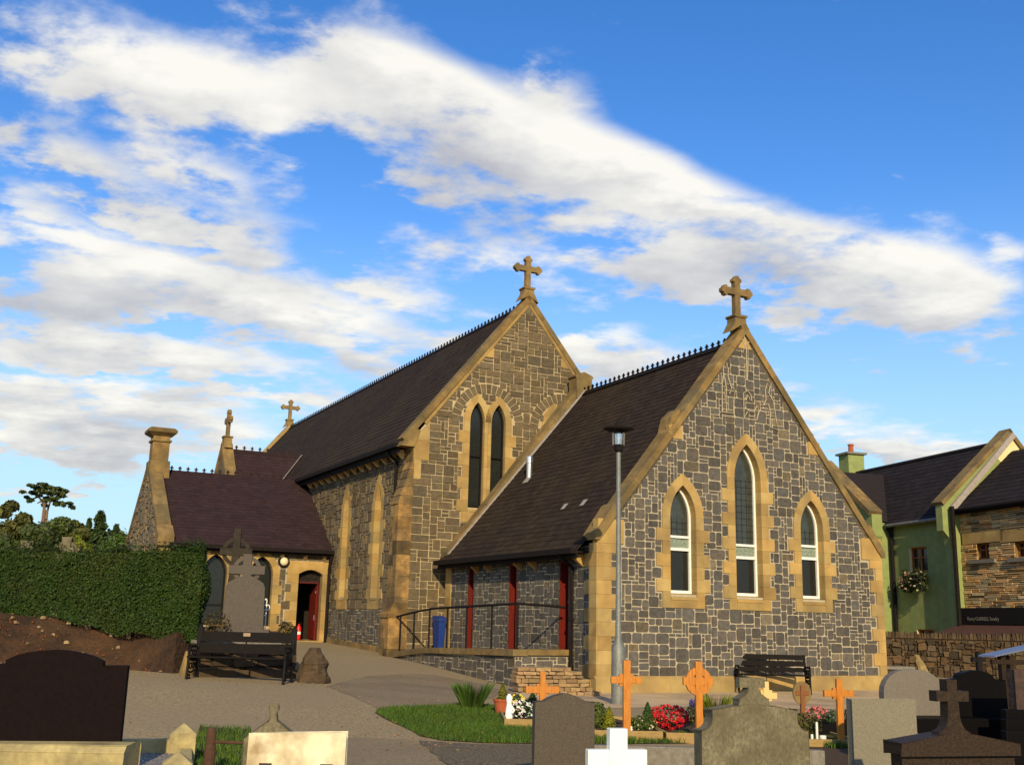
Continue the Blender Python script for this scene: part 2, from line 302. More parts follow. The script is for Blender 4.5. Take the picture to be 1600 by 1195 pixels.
# ------------------------------------------------------------------ ground height
GP = [(0, 0, -1.62), (-6, 4, -1.62), (7, 4, -1.6), (0, 14, -1.5), (-5, 12, -1.5), (10, 14, -1.5), (2, 25, -1.5), (10, 29, -1.5), (4, 20, -1.5), (20, 36, -1.5),
      (-4.6, 19.2, -1.14), (-8.5, 21, -1.1), (0.23, 25.3, -1.48), (-1.1, 28, -1.3), (-3.7, 33, -1.06), (-7.1, 38.6, -0.84), (-3.8, 34.1, -1.03), (-4.5, 26, -1.12),
      (-5, 31, -0.98), (-9, 38, -.8), (-16, 25, -1.0), (-14, 40, -.7), (0, 50, -.9), (12, 50, -1.4), (30, 30, -1.5), (-30, 20, -1.2), (-30, 60, -.6), (40, 70, -1.4), (0, 100, -1), (-12, 14, -1.4), (20, 5, -1.6)]
_gp = np.array(GP, float)
def _tps():
    P = _gp[:, :2]; n = len(P); D = np.linalg.norm(P[:, None] - P[None], axis=2); K = np.where(D > 0, D * D * np.log(D + 1e-9), 0) + np.eye(n) * 6.0
    A = np.zeros((n + 3, n + 3)); A[:n, :n] = K; A[:n, n] = 1; A[:n, n + 1:] = P; A[n, :n] = 1; A[n + 1:, :n] = P.T
    return np.linalg.solve(A, np.concatenate([_gp[:, 2], np.zeros(3)]))
_w = _tps()
def gz(x, y):
    x_, y_ = max(-35, min(45, x)), max(-4, min(90, y))
    d2 = (_gp[:, 0] - x_) ** 2 + (_gp[:, 1] - y_) ** 2; k = 0.5 * d2 * np.log(d2 + 1e-9); n = len(_gp)
    v = float(k @ _w[:n] + _w[n] + _w[n + 1] * x_ + _w[n + 2] * y_); return max(-1.75, min(-0.5, v))
def gp(px, py, dz=0.0):
    d = ray(px, py); t = 3.0
    while t < 90:
        p = d * t
        if p.z <= gz(p.x, p.y) + dz: break
        t += 0.02
    return p
def atY(px, py, Y): d = ray(px, py); return d * (Y / d.y)
def hit(px, py, P, n): d = ray(px, py); return d * (P.dot(n) / d.dot(n))

def ground():
    def axis(lo, a, b, hi, st):
        c = list(np.arange(a, b + 1e-6, st)); k = st; x = a
        L_ = []
        while x > lo: k *= 1.5; x -= k; L_.append(x)
        x = b; k = st; H = []
        while x < hi: k *= 1.5; x += k; H.append(x)
        return L_[::-1] + c + H
    xs = axis(-900, -26, 34, 900, 0.6); ys = axis(-300, -4, 60, 1500, 0.6)
    b = MB(); b.v = [(x, y, gz(x, y)) for y in ys for x in xs]; n = len(xs)
    b.f = [(j * n + i, j * n + i + 1, (j + 1) * n + i + 1, (j + 1) * n + i) for j in range(len(ys) - 1) for i in range(n - 1)]; b.c = [(1, 1, 1)] * len(b.f)
    tag(b.build('ground', M['tarmac'], smooth=True), 'worn tarmac of the churchyard paths', None, None, 'structure')
ground()
def patch(name, pts, m, dz, st=0.35, label=None, kind='structure', rag=0.0):
    """sheet following the ground inside a polygon: the polygon is triangulated and subdivided"""
    import bmesh
    bm = bmesh.new(); P = []
    for i in range(len(pts)):
        a = Vector(pts[i][:2]); c = Vector(pts[(i + 1) % len(pts)][:2]); k = max(1, int((c - a).length / st))
        for j in range(k):
            q = a.lerp(c, j / k); 
            if rag: q = q + Vector((random.uniform(-rag, rag), random.uniform(-rag, rag)))
            P.append(q)
    vs = [bm.verts.new((q.x, q.y, 0)) for q in P]
    for t in tessellate_polygon([[Vector((q.x, q.y, 0)) for q in P]]):
        try: bm.faces.new([vs[i] for i in t])
        except ValueError: pass
    for _ in range(6):
        e = [e for e in bm.edges if e.calc_length() > st * 1.6]
        if not e: break
        bmesh.ops.subdivide_edges(bm, edges=e, cuts=1); bmesh.ops.triangulate(bm, faces=bm.faces[:])
    for v in bm.verts: v.co.z = gz(v.co.x, v.co.y) + dz
    bmesh.ops.recalc_face_normals(bm, faces=bm.faces[:])
    me = bpy.data.meshes.new(name); bm.to_mesh(me); bm.free(); me.materials.append(m); o = link(name, me); o['kind'] = kind
    if label: o['label'] = label
    return o
#@@CHURCH
# ================================================================== THE CHURCH (local x = along the gables, local y = along the ridge)
AZ = R(27.138); CH0 = Vector((2.069, 25.062, 0))
church = empty('church', CH0, AZ); tag(church, 'stone church with grey rubble walls, sandstone dressings, steep slate roofs and gable crosses', 'church')
UX = Vector((math.cos(AZ), math.sin(AZ), 0)); VX = Vector((-math.sin(AZ), math.cos(AZ), 0))
def cw(u, v, z=0): return CH0 + UX * u + VX * v + Vector((0, 0, z))
def front(v0): return lambda s, d, z: (s, v0 + d, z)          # wall facing -v; d goes inward
def side(u0): return lambda s, d, z: (u0 + d, s, z)           # wall facing -u; d goes inward

def pt_arch(c, a, z0, zs, zt, n=7, off=0.0):
    """outline of a pointed opening, bottom left round to bottom right; off widens it evenly"""
    r = zt - zs; Rr = (a * a + r * r) / (2 * a); th = math.acos(max(-1, min(1, (Rr - a) / Rr))); R2 = Rr + off
    th2 = math.acos(max(-1, min(1, (Rr - a) / R2)))
    L_ = [(c - a - off, z0)]
    for i in range(n + 1):
        t = th2 * i / n; L_.append((c - a + Rr - R2 * math.cos(t), zs + R2 * math.sin(t)))
    Rr_ = [(2 * c - x, z) for x, z in L_[::-1][1:]]
    return L_ + Rr_
def inpoly(p, poly):
    x, y = p; r = False; n = len(poly)
    for i in range(n):
        x1, y1 = poly[i]; x2, y2 = poly[(i + 1) % n]
        if (y1 > y) != (y2 > y) and x < (x2 - x1) * (y - y1) / (y2 - y1) + x1: r = not r
    return r

def wall_sheet(name, A, outer, holes, m, d=0.0, parent=None, back=None):
    b = MB(); polys = [outer] + holes; flat = [p for q in polys for p in q]
    tri = tessellate_polygon([[Vector((s, z, 0)) for s, z in q] for q in polys])
    V = [A(s, d, z) for s, z in flat]; b.solid(V, [tuple(t) for t in tri])
    return b.build(name, m, parent or church)

def rubble(b, A, s0, s1, z0, z1, ok, cell=(0.095, 0.085), sizes=None, gap=0.0082, proud=0.012, tint=(0.72, 1.25), warm=0.05, jit=0.005, odd=None, bev=0.007, cut=(.06, .2)):
    cwid, ch = cell; ns = int((s1 - s0) / cwid); nz = int((z1 - z0) / ch); cwid = (s1 - s0) / ns
    sizes = sizes or [(3, 2), (2, 2), (3, 3), (4, 3), (2, 1), (3, 1), (2, 3), (4, 2), (1, 1), (2, 2), (5, 3), (4, 4), (3, 2), (3, 3), (4, 3), (3, 2)]
    free = [[ok(s0 + (i + .5) * cwid, z0 + (j + .5) * ch) for i in range(ns)] for j in range(nz)]
    for j in range(nz):
        for i in range(ns):
            if not free[j][i]: continue
            w, h = random.choice(sizes)
            w = min(w, ns - i); h = min(h, nz - j); k = 0
            while k < w and free[j][i + k]: k += 1
            w = k; hh = 1
            while hh < h and all(free[j + hh][i + q] for q in range(w)): hh += 1
            h = hh
            for q in range(h):
                for p in range(w): free[j + q][i + p] = False
            a0, a1 = s0 + i * cwid + gap * random.uniform(.7, 1.5), s0 + (i + w) * cwid - gap * random.uniform(.7, 1.5)
            b0, b1 = z0 + j * ch + gap * random.uniform(.7, 1.5), z0 + (j + h) * ch - gap * random.uniform(.7, 1.5)
            jj = lambda: random.uniform(-jit, jit)
            t = random.uniform(*tint); wv = random.uniform(-warm, warm)
            col = (t * (1 + wv), t, t * (1 - wv * 1.2))
            if odd and random.random() < odd[0]: col = tuple(x * y for x, y in zip(col, odd[1]))
            pd = proud * random.uniform(.6, 1.5); ins = bev; mn = min(a1 - a0, b1 - b0)
            k1, k2, k3, k4 = [mn * random.uniform(*cut) for _ in range(4)]
            q = [(a0 + k1, b0), (a1 - k2, b0), (a1, b0 + k2), (a1, b1 - k3), (a1 - k3, b1), (a0 + k4, b1), (a0, b1 - k4), (a0, b0 + k1)]
            q = [(x + jj(), z + jj()) for x, z in q]; cxm, czm = (a0 + a1) / 2, (b0 + b1) / 2
            O_ = [A(x, 0.001, z) for x, z in q]; fx = 1 - 2 * ins / (a1 - a0); fz = 1 - 2 * ins / (b1 - b0)
            tx, tz_ = random.uniform(-.25, .25) * pd, random.uniform(-.25, .25) * pd
            I_ = [A(cxm + (x - cxm) * fx, -pd + tx * (x - cxm) / (a1 - a0) * 2 + tz_ * (z - czm) / (b1 - b0) * 2, czm + (z - czm) * fz) for x, z in q]
            b.solid(O_ + I_, [(8, 9, 10, 11, 12, 13, 14, 15)] + [(i2, (i2 + 1) % 8, 8 + (i2 + 1) % 8, 8 + i2) for i2 in range(8)], col)

def sandcol(j=0.20):
    t = random.uniform(1 - j, 1 + j * .8); w = random.uniform(-.06, .06); return (t * (1 + w), t, t * (1 - 1.5 * w))
def block(b, A, s0, s1, z0, z1, d0, d1, col=None, g=0.002):
    b.box(s0 + g, s1 - g, d0, d1, z0 + g, z1 - g, col or sandcol(), T=lambda x, y, z: A(x, y, z))

def lancet(A, c, a, z0, zs, zt, band=0.24, tooth=0.17, depth=0.30, hcourse=0.29, frame='white', proud=0.03, zb=None, transoms=(), name='window', label=None, splay=0.06, bottom=True, m=None, tfirst=0, fw=0.055):
    """one pointed window: returns (root, blocked test, outline hole)"""
    m = m or M['sand']
    hole = pt_arch(c, a, z0, zs, zt); zb = z0 - 0.30 if zb is None else zb
    root = empty_local(name); 
    if label: root['label'] = label
    b = MB(); rects = []; tl_, tr_ = (tooth if isinstance(tooth, tuple) else (tooth, tooth)); bl_, br_ = (band if isinstance(band, tuple) else (band, band)); band = max(bl_, br_)
    # jamb blocks
    z = zs; k = tfirst
    while z > zb + 0.05:
        zl = max(zb, z - hcourse); 
        if zl - zb < 0.1: zl = zb
        for sg in (-1, 1):
            ex = (tl_ if sg < 0 else tr_) if k % 2 else 0.0
            s_in, s_out = c + sg * a, c + sg * (a + (bl_ if sg < 0 else br_) + ex)
            lo, hi = min(s_in, s_out), max(s_in, s_out)
            if zl >= z0: block(b, A, lo, hi, zl, z, -proud, depth)
            elif z > z0: block(b, A, lo, hi, zl, z, -proud, depth)
            else: block(b, A, lo, hi, zl, z, -proud, depth)
            rects.append((lo, hi, zl, z))
        z = zl; k += 1
    # sill block
    block(b, A, c - a, c + a, zb, z0 - 0.06, -proud, depth)
    rects.append((c - a, c + a, zb, z0))
    # sloping sill and splayed reveals catch the light
    V = [A(c - a, -proud - .015, z0 - .07), A(c + a, -proud - .015, z0 - .07), A(c + a, depth, z0 + .05), A(c - a, depth, z0 + .05), A(c - a, -proud - .015, z0 - .13), A(c + a, -proud - .015, z0 - .13)]
    b.solid(V, [(0, 1, 2, 3), (4, 5, 1, 0)], sandcol())
    # arch voussoirs
    inn = pt_arch(c, a, z0, zs, zt, 6); outp = pt_arch(c, a, z0, zs, zt, 6, band)
    n = len(inn)
    for i0, i1 in ((1, 3), (3, 5), (5, 7), (7, 9), (9, 11), (11, 13)):
        i1 = min(i1, n - 2); 
        if i0 >= i1: continue
        pi = inn[i0:i1 + 1]; po = outp[i0:i1 + 1]; k2 = len(pi); col = sandcol()
        V = [A(s, -proud, zz) for s, zz in pi] + [A(s, -proud, zz) for s, zz in po] + [A(s, depth, zz) for s, zz in pi] + [A(s, 0.02, zz) for s, zz in po]
        F = []
        for i in range(k2 - 1): F += [(i, i + 1, k2 + i + 1, k2 + i), (i, i + 1, 2 * k2 + i + 1, 2 * k2 + i), (k2 + i, k2 + i + 1, 3 * k2 + i + 1, 3 * k2 + i)]
        F += [(0, k2, 3 * k2, 2 * k2), (k2 - 1, 2 * k2 - 1, 4 * k2 - 1, 3 * k2 - 1)]
        b.solid(V, F, col)
    b.build('surround', m, root)
    # glass and frame near the back of the reveal
    gd = depth - 0.05; g = MB(); go = pt_arch(c, a, z0 + .03, zs, zt, 7)
    g.prism(go, A, gd + .03, gd + .05)
    g.build('glass', M['glass'] if frame == 'white' else M['leadglass'], root)
    if frame == 'white':
        zt0 = transoms[-1][0] + .04; g = MB(); g.prism([p for p in pt_arch(c, a - .03, zt0, zs, zt - .03, 7)], A, gd + .020, gd + .028); g.build('leaded_pane', mat('greenish_leaded_light', (.05, .055, .04), (.025, .028, .02), 6, .15, .001, 30, spec=.5), root)
        g = MB(); zz0 = zt0 + .15
        while zz0 < zs: g.box(c - a + .04, c + a - .04, gd + .014, gd + .022, zz0, zz0 + .009, T=A); zz0 += .16
        for x_ in (-.16, 0, .16): g.box(c + x_ - .005, c + x_ + .005, gd + .015, gd + .023, zt0, zs, T=A)
        g.build('leading', M['iron'], root)
    f = MB()
    gi = pt_arch(c, a - fw, z0 + .03 + fw * 1.3, zs, zt - fw * 1.3, 7); go = pt_arch(c, a, z0 + .03, zs, zt, 7); n = len(go)
    V = [A(s, gd - .03, zz) for s, zz in go] + [A(s, gd - .03, zz) for s, zz in gi] + [A(s, gd + .035, zz) for s, zz in gi]
    F = [(i, (i + 1) % n, n + (i + 1) % n, n + i) for i in range(n)] + [(n + i, n + (i + 1) % n, 2 * n + (i + 1) % n, 2 * n + i) for i in range(n)]
    f.solid(V, F)
    for zt_, th in transoms: f.box(c - a + .01, c + a - .01, gd - .035, gd + .03, zt_ - th / 2, zt_ + th / 2, T=A)
    f.build('frame', M['white'] if frame == 'white' else M['iron'], root)
    if frame == 'white' and len(transoms) == 2:
        b2 = MB(); za_, zb_ = transoms[0][0] + .04, transoms[1][0] - .035; b2.box(c - a + fw, c + a - fw, gd + .012, gd + .022, za_, zb_, T=A); b2.build('patterned_strip', mat('pale_green_lights', (.30, .36, .26), (.10, .12, .09), 22, .4, detail=2), root)
    arch_out = pt_arch(c, a, zs - .01, zs, zt, 6, band)
    def blocked(s, z):
        for l, h, p, q in rects:
            if l < s < h and p < z < q: return True
        return inpoly((s, z), arch_out) or inpoly((s, z), hole)
    return root, blocked, hole
def empty_local(name): 
    o = link(name, None, church); o.empty_display_size = .1; return o
def quoins(b, A, s_edge, sg, z0, z1, h=0.30, long=0.55, short=0.36, d0=-0.03, d1=0.25, k=0, m=None):
    rects = []; z = z0
    while z < z1 - .02:
        zt = min(z1, z + h); 
        if z1 - zt < .12: zt = z1
        L_ = long if k % 2 else short; lo, hi = (s_edge, s_edge + L_) if sg > 0 else (s_edge - L_, s_edge)
        block(b, A, lo, hi, z, zt, d0, d1); rects.append((lo, hi, z, zt)); z = zt; k += 1
    return rects
def rin(rects): return lambda s, z: any(l < s < h and p < z < q for l, h, p, q in rects)

def slates(b, P0, eu, es, n, Lw, H, course=0.22, wid=0.28, tint=(0.82, 1.16), lift=0.012, clip=None):
    """individual slates: P0 eave corner, eu unit along the eave, es unit up the slope, n outward normal"""
    k = int(H / course); course = H / k
    for r_ in range(k):
        x = -wid * (0.5 if r_ % 2 else 0) ; 
        while x < Lw:
            x0, x1 = max(0, x + .002), min(Lw, x + wid - .002)
            if x1 - x0 > .03 and (clip is None or clip((x0 + x1) / 2, (r_ + .5) * course)):
                t = random.uniform(*tint); w_ = random.uniform(-.05, .05); col = (t * (1 + w_), t, t * (1 - w_))
                lf = lift * random.uniform(.7, 1.5)
                a = P0 + eu * x0 + es * (r_ * course - .01); c = P0 + eu * x1 + es * (r_ * course - .01)
                d = P0 + eu * x1 + es * ((r_ + 1) * course + .01); e = P0 + eu * x0 + es * ((r_ + 1) * course + .01)
                b.solid([a + n * lf, c + n * lf, d + n * .001, e + n * .001, a, c], [(0, 1, 2, 3), (4, 5, 1, 0)], col)
            x += wid
def coping(b, A, pa, pb, d0, d1, t=0.16, seg=0.85, under=0.0, col=None):
    """stones laid along the slope pa -> pb (a, z); top line pa-pb"""
    ax, az_ = pa; bx, bz = pb; L_ = math.hypot(bx - ax, bz - az_); n = max(1, round(L_ / seg)); ux, uz = (bx - ax) / L_, (bz - az_) / L_
    nx, nz = -uz, ux
    if nz < 0: nx, nz = -nx, -nz
    for i in range(n):
        l0, l1 = L_ * i / n + .003, L_ * (i + 1) / n - .003; tt = t * random.uniform(.97, 1.03)
        q = [(ax + ux * l0, az_ + uz * l0), (ax + ux * l1, az_ + uz * l1), (ax + ux * l1 - nx * tt, az_ + uz * l1 - nz * tt), (ax + ux * l0 - nx * tt, az_ + uz * l0 - nz * tt)]
        b.prism(q, A, d0, d1, col or sandcol(.14))
def finial(name, c, v, z, h, arm, ax='u', label=None, th=0.15, m=None):
    """stone cross with lobed ends on a gabled pedestal; the arms run along ax"""
    A = (lambda a, d, b_: (c + a, v + d, z + b_)) if ax == 'u' else (lambda a, d, b_: (v + d, c + a, z + b_))
    root = empty_local(name); 
    if label: root['label'] = label
    b = MB(); w = h * .064; zc = h * .69; a = arm / 2; lb = w * 1.55; q1 = lb * .62
    half = [(w, h * .22), (w * .95, zc - w), (a - q1 * 2.0, zc - w), (a - q1 * 1.9, zc - lb), (a - q1 * 1.0, zc - lb * .95), (a - q1 * .7, zc - w * .9), (a, zc - w * .45), (a, zc + w * .45), (a - q1 * .7, zc + w * .9), (a - q1 * 1.0, zc + lb * .95), (a - q1 * 1.9, zc + lb), (a - q1 * 2.0, zc + w), (w, zc + w),
           (w, h - q1 * 2.0), (lb, h - q1 * 1.9), (lb * .95, h - q1), (w * .9, h - q1 * .7), (w * .45, h)]
    pts = half + [(-x, zz) for x, zz in half[::-1]]
    b.prism(pts, A, -th / 2, th / 2, (1, 1, 1)); b.build('cross', m or M['sand_old'], root)
    p = MB(); q = w * 1.9
    p.prism([(-q, h * .17), (q, h * .17), (q * 1.25, h * .19), (q * 1.2, h * .22), (-q * 1.2, h * .22), (-q * 1.25, h * .19)], A, -th * 1.35, th * 1.35, (.95, .95, .95))
    p.prism([(-q * 2.0, -h * .13), (0, h * .02), (q * 2.0, -h * .13), (q * 1.5, -h * .02), (q * 1.05, h * .08), (q, h * .17), (-q, h * .17), (-q * 1.05, h * .08), (-q * 1.5, -h * .02)], A, -th * 1.15, th * 1.15, (1, 1, 1))
    p.build('pedestal', m or M['sand_old'], root)
    return root
def cresting(name, axis, fixed, s0, s1, z, step=0.26, h=0.17):
    """clay ridge tiles with a row of little pierced crosses"""
    A = (lambda s, d, zz: (fixed + d, s, zz)) if axis == 'v' else (lambda s, d, zz: (s, fixed + d, zz))
    b = MB(); b.prism([(-.13, z - .12), (0, z + .03), (.13, z - .12), (0, z - .02)], lambda a, d, zz: A(d, a, zz), s0, s1, (.8, .8, .8))
    s = s0 + step / 2
    while s < s1:
        for (x0, x1, a0, a1) in ((-.028, .028, 0, h), (-.07, .07, h * .5, h * .72), (-.09, .09, 0.0, .035)): b.box(s + x0, s + x1, -.015, .015, z + a0, z + a1, T=A)
        s += step
    return b.build(name, M['black'] if axis == 'v' else M['slate_p'], church)

# ---------------- annex: east gable block in front (u 0..9, v 0..8.6)
AW, AL, AE, AR, PZ = 9.0, 8.55, 1.80, 7.45, -1.21
def under_roof(u): return AE + 0.12 + (min(u, AW - u)) * (AR - AE) / (AW / 2)
A0 = front(0.0); SG = dict(depth=0.27)
wl = []; blk = []; holes = []
for c_, a_, z0_, zs_, zt_, tr, lb in ((2.445, 0.385, 0.74, 2.60, 3.38, ((1.83, .07), (2.13, .06)), 'left lancet window of the front gable, white frame'), (4.47, 0.42, 0.74, 3.70, 4.59, ((1.72, .07), (2.03, .06)), 'tall middle lancet window of the front gable, white frame'), (6.565, 0.385, 0.74, 2.56, 3.30, ((1.80, .07), (2.12, .06)), 'right lancet window of the front gable, white frame')):
    r_, bk, ho = lancet(A0, c_, a_, z0_, zs_, zt_, band=.235, tooth=.17, depth=.27, hcourse=.30, zb=.42, transoms=tr, label=lb)
    blk.append(bk); holes.append(ho)
gable = [(0, PZ), (AW, PZ), (AW, AE), (AW / 2, AR + .12), (0, AE)]
wall_sheet('wall', A0, gable, holes, M['mortar'])
q = MB(); qr = quoins(q, A0, 0, 1, PZ, AE + .05, h=.315, long=.57, short=.38, d0=-.035, d1=.10) 
block(q, A0, 0, .72, AE + .05, AE + .62, -.035, .2, (1.12, 1.1, 1)); qr.append((0, .72, AE, AE + .62)); q.cut()
qr += quoins(q, A0, AW, -1, PZ, AE + .05, h=.315, long=.45, short=.26, d0=-.035, d1=.3)
block(q, A0, AW - .72, AW, AE + .05, AE + .62, -.035, .2, (1.05, 1.0, .9)); qr.append((AW - .72, AW, AE, AE + .62))
for (x0, x1, z0_) in ((2.05, 2.45, 4.52), (6.55, 6.95, 4.52)): q.cut(); block(q, A0, x0, x1, z0_, z0_ + .34, -.03, .1, (1.05, 1, .95)); qr.append((x0, x1, z0_, z0_ + .34))
q.cut(); q.prism([(4.27, 7.12), (4.73, 7.12), (4.5, 7.45)], A0, -.03, .1, (1.1, 1.05, 1))
q.build('quoins', M['sand'], church)
okf = lambda s, z: z < under_roof(s) + .02 and not rin(qr)(s, z) and not any(bk(s, z) for bk in blk)
b = MB(); rubble(b, A0, 0.0, AW, PZ + .02, 7.5, okf, odd=(.08, (1.5, 1.35, 1.0))); b.build('stonework', M['greystone'], church)
b = MB()
for i in range(9): b.box(-.07 + i * 1.0156, -.07 + (i + 1) * 1.0156 - .004, -.09, .12, -1.62, PZ, sandcol(.08))
for i in range(9): b.prism([(-.09, PZ), (0, PZ), (0, PZ + .07)], lambda a, d, z: (d, a, z), -.07 + i * 1.0156, -.07 + (i + 1) * 1.0156 - .004, sandcol(.08))
for i in range(8): b.box(-.09, .1, .12 + i * 1.0, .12 + (i + 1) * 1.0 - .004, -1.62, PZ - .02, sandcol(.08))
b.build('plinth', M['sand'], church)
# carved nativity in raised mortar and stone on the gable
b = MB()
def ln(pts, r=.016, col=(1, 1, 1), d=-.035): b.tube([A0(u_, d, z_) for u_, z_ in pts], r, 5, col)
ax, az_ = lambda px: 4.5 + (px - 1165) * .0191, lambda py: 5.12 + (660 - py) * .0192
def fig(pts): ln([(ax(x), az_(y)) for x, y in pts])
fig([(1123, 648), (1124, 610), (1127, 596), (1126, 588), (1130, 578), (1135, 588), (1134, 598), (1138, 610), (1146, 616), (1143, 632), (1142, 648), (1123, 648)]); fig([(1130, 648), (1131, 616), (1128, 600)]); fig([(1135, 600), (1140, 614), (1136, 622)])
fig([(1160, 628), (1160, 618), (1167, 614), (1173, 620), (1174, 628)]); fig([(1160, 628), (1160, 652), (1166, 643)]); fig([(1168, 642), (1177, 642), (1183, 633)]); fig([(1184, 634), (1186, 640), (1182, 652), (1178, 654)]); fig([(1164, 628), (1167, 620), (1171, 626)])
fig([(1194, 631), (1199, 623), (1198, 610), (1202, 600), (1206, 606), (1204, 613), (1212, 624), (1216, 650), (1219, 663), (1205, 660), (1206, 640), (1203, 628), (1194, 631)])
fig([(1167, 552), (1166, 600)]); fig([(1163, 530), (1165, 552), (1172, 545)]); fig([(1165, 552), (1170, 552), (1169, 575), (1167, 600)]); fig([(1158, 540), (1165, 552), (1160, 562)])
b.build('nativity_relief', M['mortar'], church)
# side wall with the three red doors
S0 = side(0.0); dz = [(1.50, .27, -.66, 1.52), (4.20, .25, -.74, 1.52), (6.80, .22, -.78, 1.52)]
holes = [[(c - a, z0), (c - a, z1), (c + a, z1), (c + a, z0)] for c, a, z0, z1 in dz]
wall_sheet('wall', S0, [(0.0, -1.6), (AL, -1.2), (AL, AE), (0.0, AE)], holes, M['mortar'])
q = MB(); qs = quoins(q, S0, -.035, 1, PZ, AE + .05, h=.315, long=.33, short=.55, d0=-.036, d1=.10); q.cut(); qs2 = quoins(q, S0, AL, -1, -1.2, AE, h=.31, long=.40, short=.40, d0=-.035, d1=.2)
q.build('quoins', M['sand'], church)
okf = lambda s, z: not rin(qs + qs2)(s, z) and not any(abs(s - c) < a + .0 and z0 < z < z1 for c, a, z0, z1 in dz)
b = MB(); rubble(b, S0, 0.1, AL - .02, -1.45, AE, okf, gap=.0085, odd=(.1, (1.35, 1.25, 1.0))); b.build('stonework', M['greystone'], church)
for i, (c, a, z0, z1) in enumerate(dz):
    root = empty_local('door'); b = MB()
    for s0_, s1_, za, zb_ in ((c - a, c - a + .05, z0, z1), (c + a - .05, c + a, z0, z1), (c - a, c + a, z1 - .06, z1)): b.box(s0_ - .02, s1_ + .02, .0, .34, za, zb_ + .02, T=S0)
    b.build('door_frame', M['red'], root)
    b = MB(); b.box(c - a, c + a, .26, .31, z0, z1, T=S0)
    for k in range(3): b.box(c - a + .07, c + a - .07, .245, .262, z0 + .12 + k * .7, z0 + .70 + k * .7, T=S0)
    b.build('door_leaf', M['red'], root)
    b = MB(); b.lathe([(.0, 0), (.03, .005), (.03, .04), (0, .05)], (0, 0, 0), 8); o = b.build('handle', M['shiny'], root); o.location = S0(c - a + .1 if i else c + .1, .2, z0 + 1.15)
    b = MB(); b.box(c - a - .04, c + a + .04, -.02, .34, z0 - .14, z0, T=S0); b.build('doorstep', M['greyconc'], root)
wall_sheet('wall', lambda s, d, z: (AW - d, s, z), [(0.02, -1.6), (AL, -1.4), (AL, AE), (0.02, AE)], [], M['greystone'])
# roof
sl = (AR - .08 - 1.72) / (AW / 2 + .34); P0 = Vector((-.34, .38, 1.72)); es = Vector((1, 0, sl)).normalized(); nn = Vector((-sl, 0, 1)).normalized(); H_ = (AW / 2 + .34) * math.hypot(1, sl)
b = MB(); slates(b, P0, Vector((0, 1, 0)), es, nn, AL - .65, H_, .185, .28); b.build('slate_roof', M['slate'], church)
b = MB(); V = [(-.33, .3, 1.70), (-.33, AL, 1.70), (AW / 2, AL, AR - .11), (AW / 2, .3, AR - .11), (AW + .33, .3, 1.70), (AW + .33, AL, 1.70)]; b.solid(V, [(0, 1, 2, 3), (3, 2, 5, 4)]); b.build('roof_deck', M['slate'], church)
# parapet copings: the front gable and the gable against the nave
def gable_coping(v0, v1, under_l=True, t=.17):
    b = MB(); A = front(0)
    lo = (-.02, 2.13); hi = (4.5, 7.78)
    for s in (0, 1):
        X = (lambda x: x) if s == 0 else (lambda x: AW - x)
        b.cut(); coping(b, A, (X(-.02), 2.13), hi, v0, v1, t, .8)
        b.prism([(X(-.09), 1.92), (X(.02), 1.92), (X(.50), 2.52), (X(.46), 2.80), (X(.38), 2.74), (X(-.10), 2.06)], A, v0 - .01, v1 + .03, (1, 1, 1))
        b.prism([(X(2.0), 4.45), (X(2.12), 4.40), (X(2.55), 4.93), (X(2.42), 5.30), (X(2.18), 5.08)], A, v0 + .12, v1 + .08, (1.0, 1.0, .95))
    return b
bb = gable_coping(-.07, .42); bb.build('coping', M['sand_old'], church)
b = MB(); A = front(0)
b.prism([(0.02, 1.98), (.18, 1.98), (4.5, 7.40), (8.82, 1.98), (8.98, 1.98), (4.5, 7.60)], A, 0.0, .40); b.build('parapet', M['sand_old'], church)
finial('gable_cross', 4.40, .17, 7.72, 1.42, 1.02, 'u', 'stone cross with lobed ends on the front gable')
b = MB(); coping(b, A, (AW + .1, 2.05), (4.5, 7.85), AL - .42, AL + .02, .18, .9); b.cut(); coping(b, A, (-.1, 2.05), (4.5, 7.85), AL - .42, AL + .02, .18, .9)
b.prism([(-.2, 1.80), (.02, 1.80), (.42, 2.45), (-.2, 2.0)], A, AL - .44, AL + .02)
b.cut(); b.prism([(4.22, 7.2), (4.78, 7.2), (4.80, 7.88), (4.86, 7.93), (4.80, 8.0), (4.5, 8.1), (4.20, 8.0), (4.14, 7.93), (4.20, 7.88)], A, AL - .46, AL + .04)
b.prism([(0, 1.8), (4.5, 7.3), (9, 1.8), (4.5, 7.7)], A, AL - .40, AL - .02)
b.build('coping', M['sand_old'], church)
b = MB(); coping(b, A, (-.2, 1.93), (4.5, 7.5), AL - .52, AL - .42, .05, 1.2, col=(1, 1, 1)); b.build('lead_flashing', M['lead'], church)
b = MB()
b.box(-.50, -.34, .36, AL - .1, 1.60, 1.73, (1, 1, 1)); b.box(-.34, -.30, .36, AL - .1, 1.50, 1.72); b.box(-.31, .0, .36, AL - .3, 1.62, 1.66)
b.build('gutter', M['black'], church)
b = MB()
for v_ in (.62, 2.93, 3.73, 5.51, 6.32): b.cut(); b.prism([(-.26, 1.60), (.02, 1.60), (.02, 1.30), (-.06, 1.34), (-.24, 1.48)], lambda a, d, z, v_=v_: (a, v_ + d, z), -.055, .055, sandcol(.1))
b.build('eaves_corbel', M['sand'], church)
b = MB(); b.tube([(-.42, 1.0, 1.6), (-.30, 1.0, 1.45), (-.09, 1.0, 1.32), (-.09, 1.0, -1.2)], .055, 10)
for z_ in (1.2, .1, -1.0): b.lathe([(.07, -.03), (.07, .03)], (-.09, 1.0, z_), 10)
b.build('downpipe', M['black'], church)
b = MB(); 
for (u_, v_) in ((2.02, 6.30),): pass
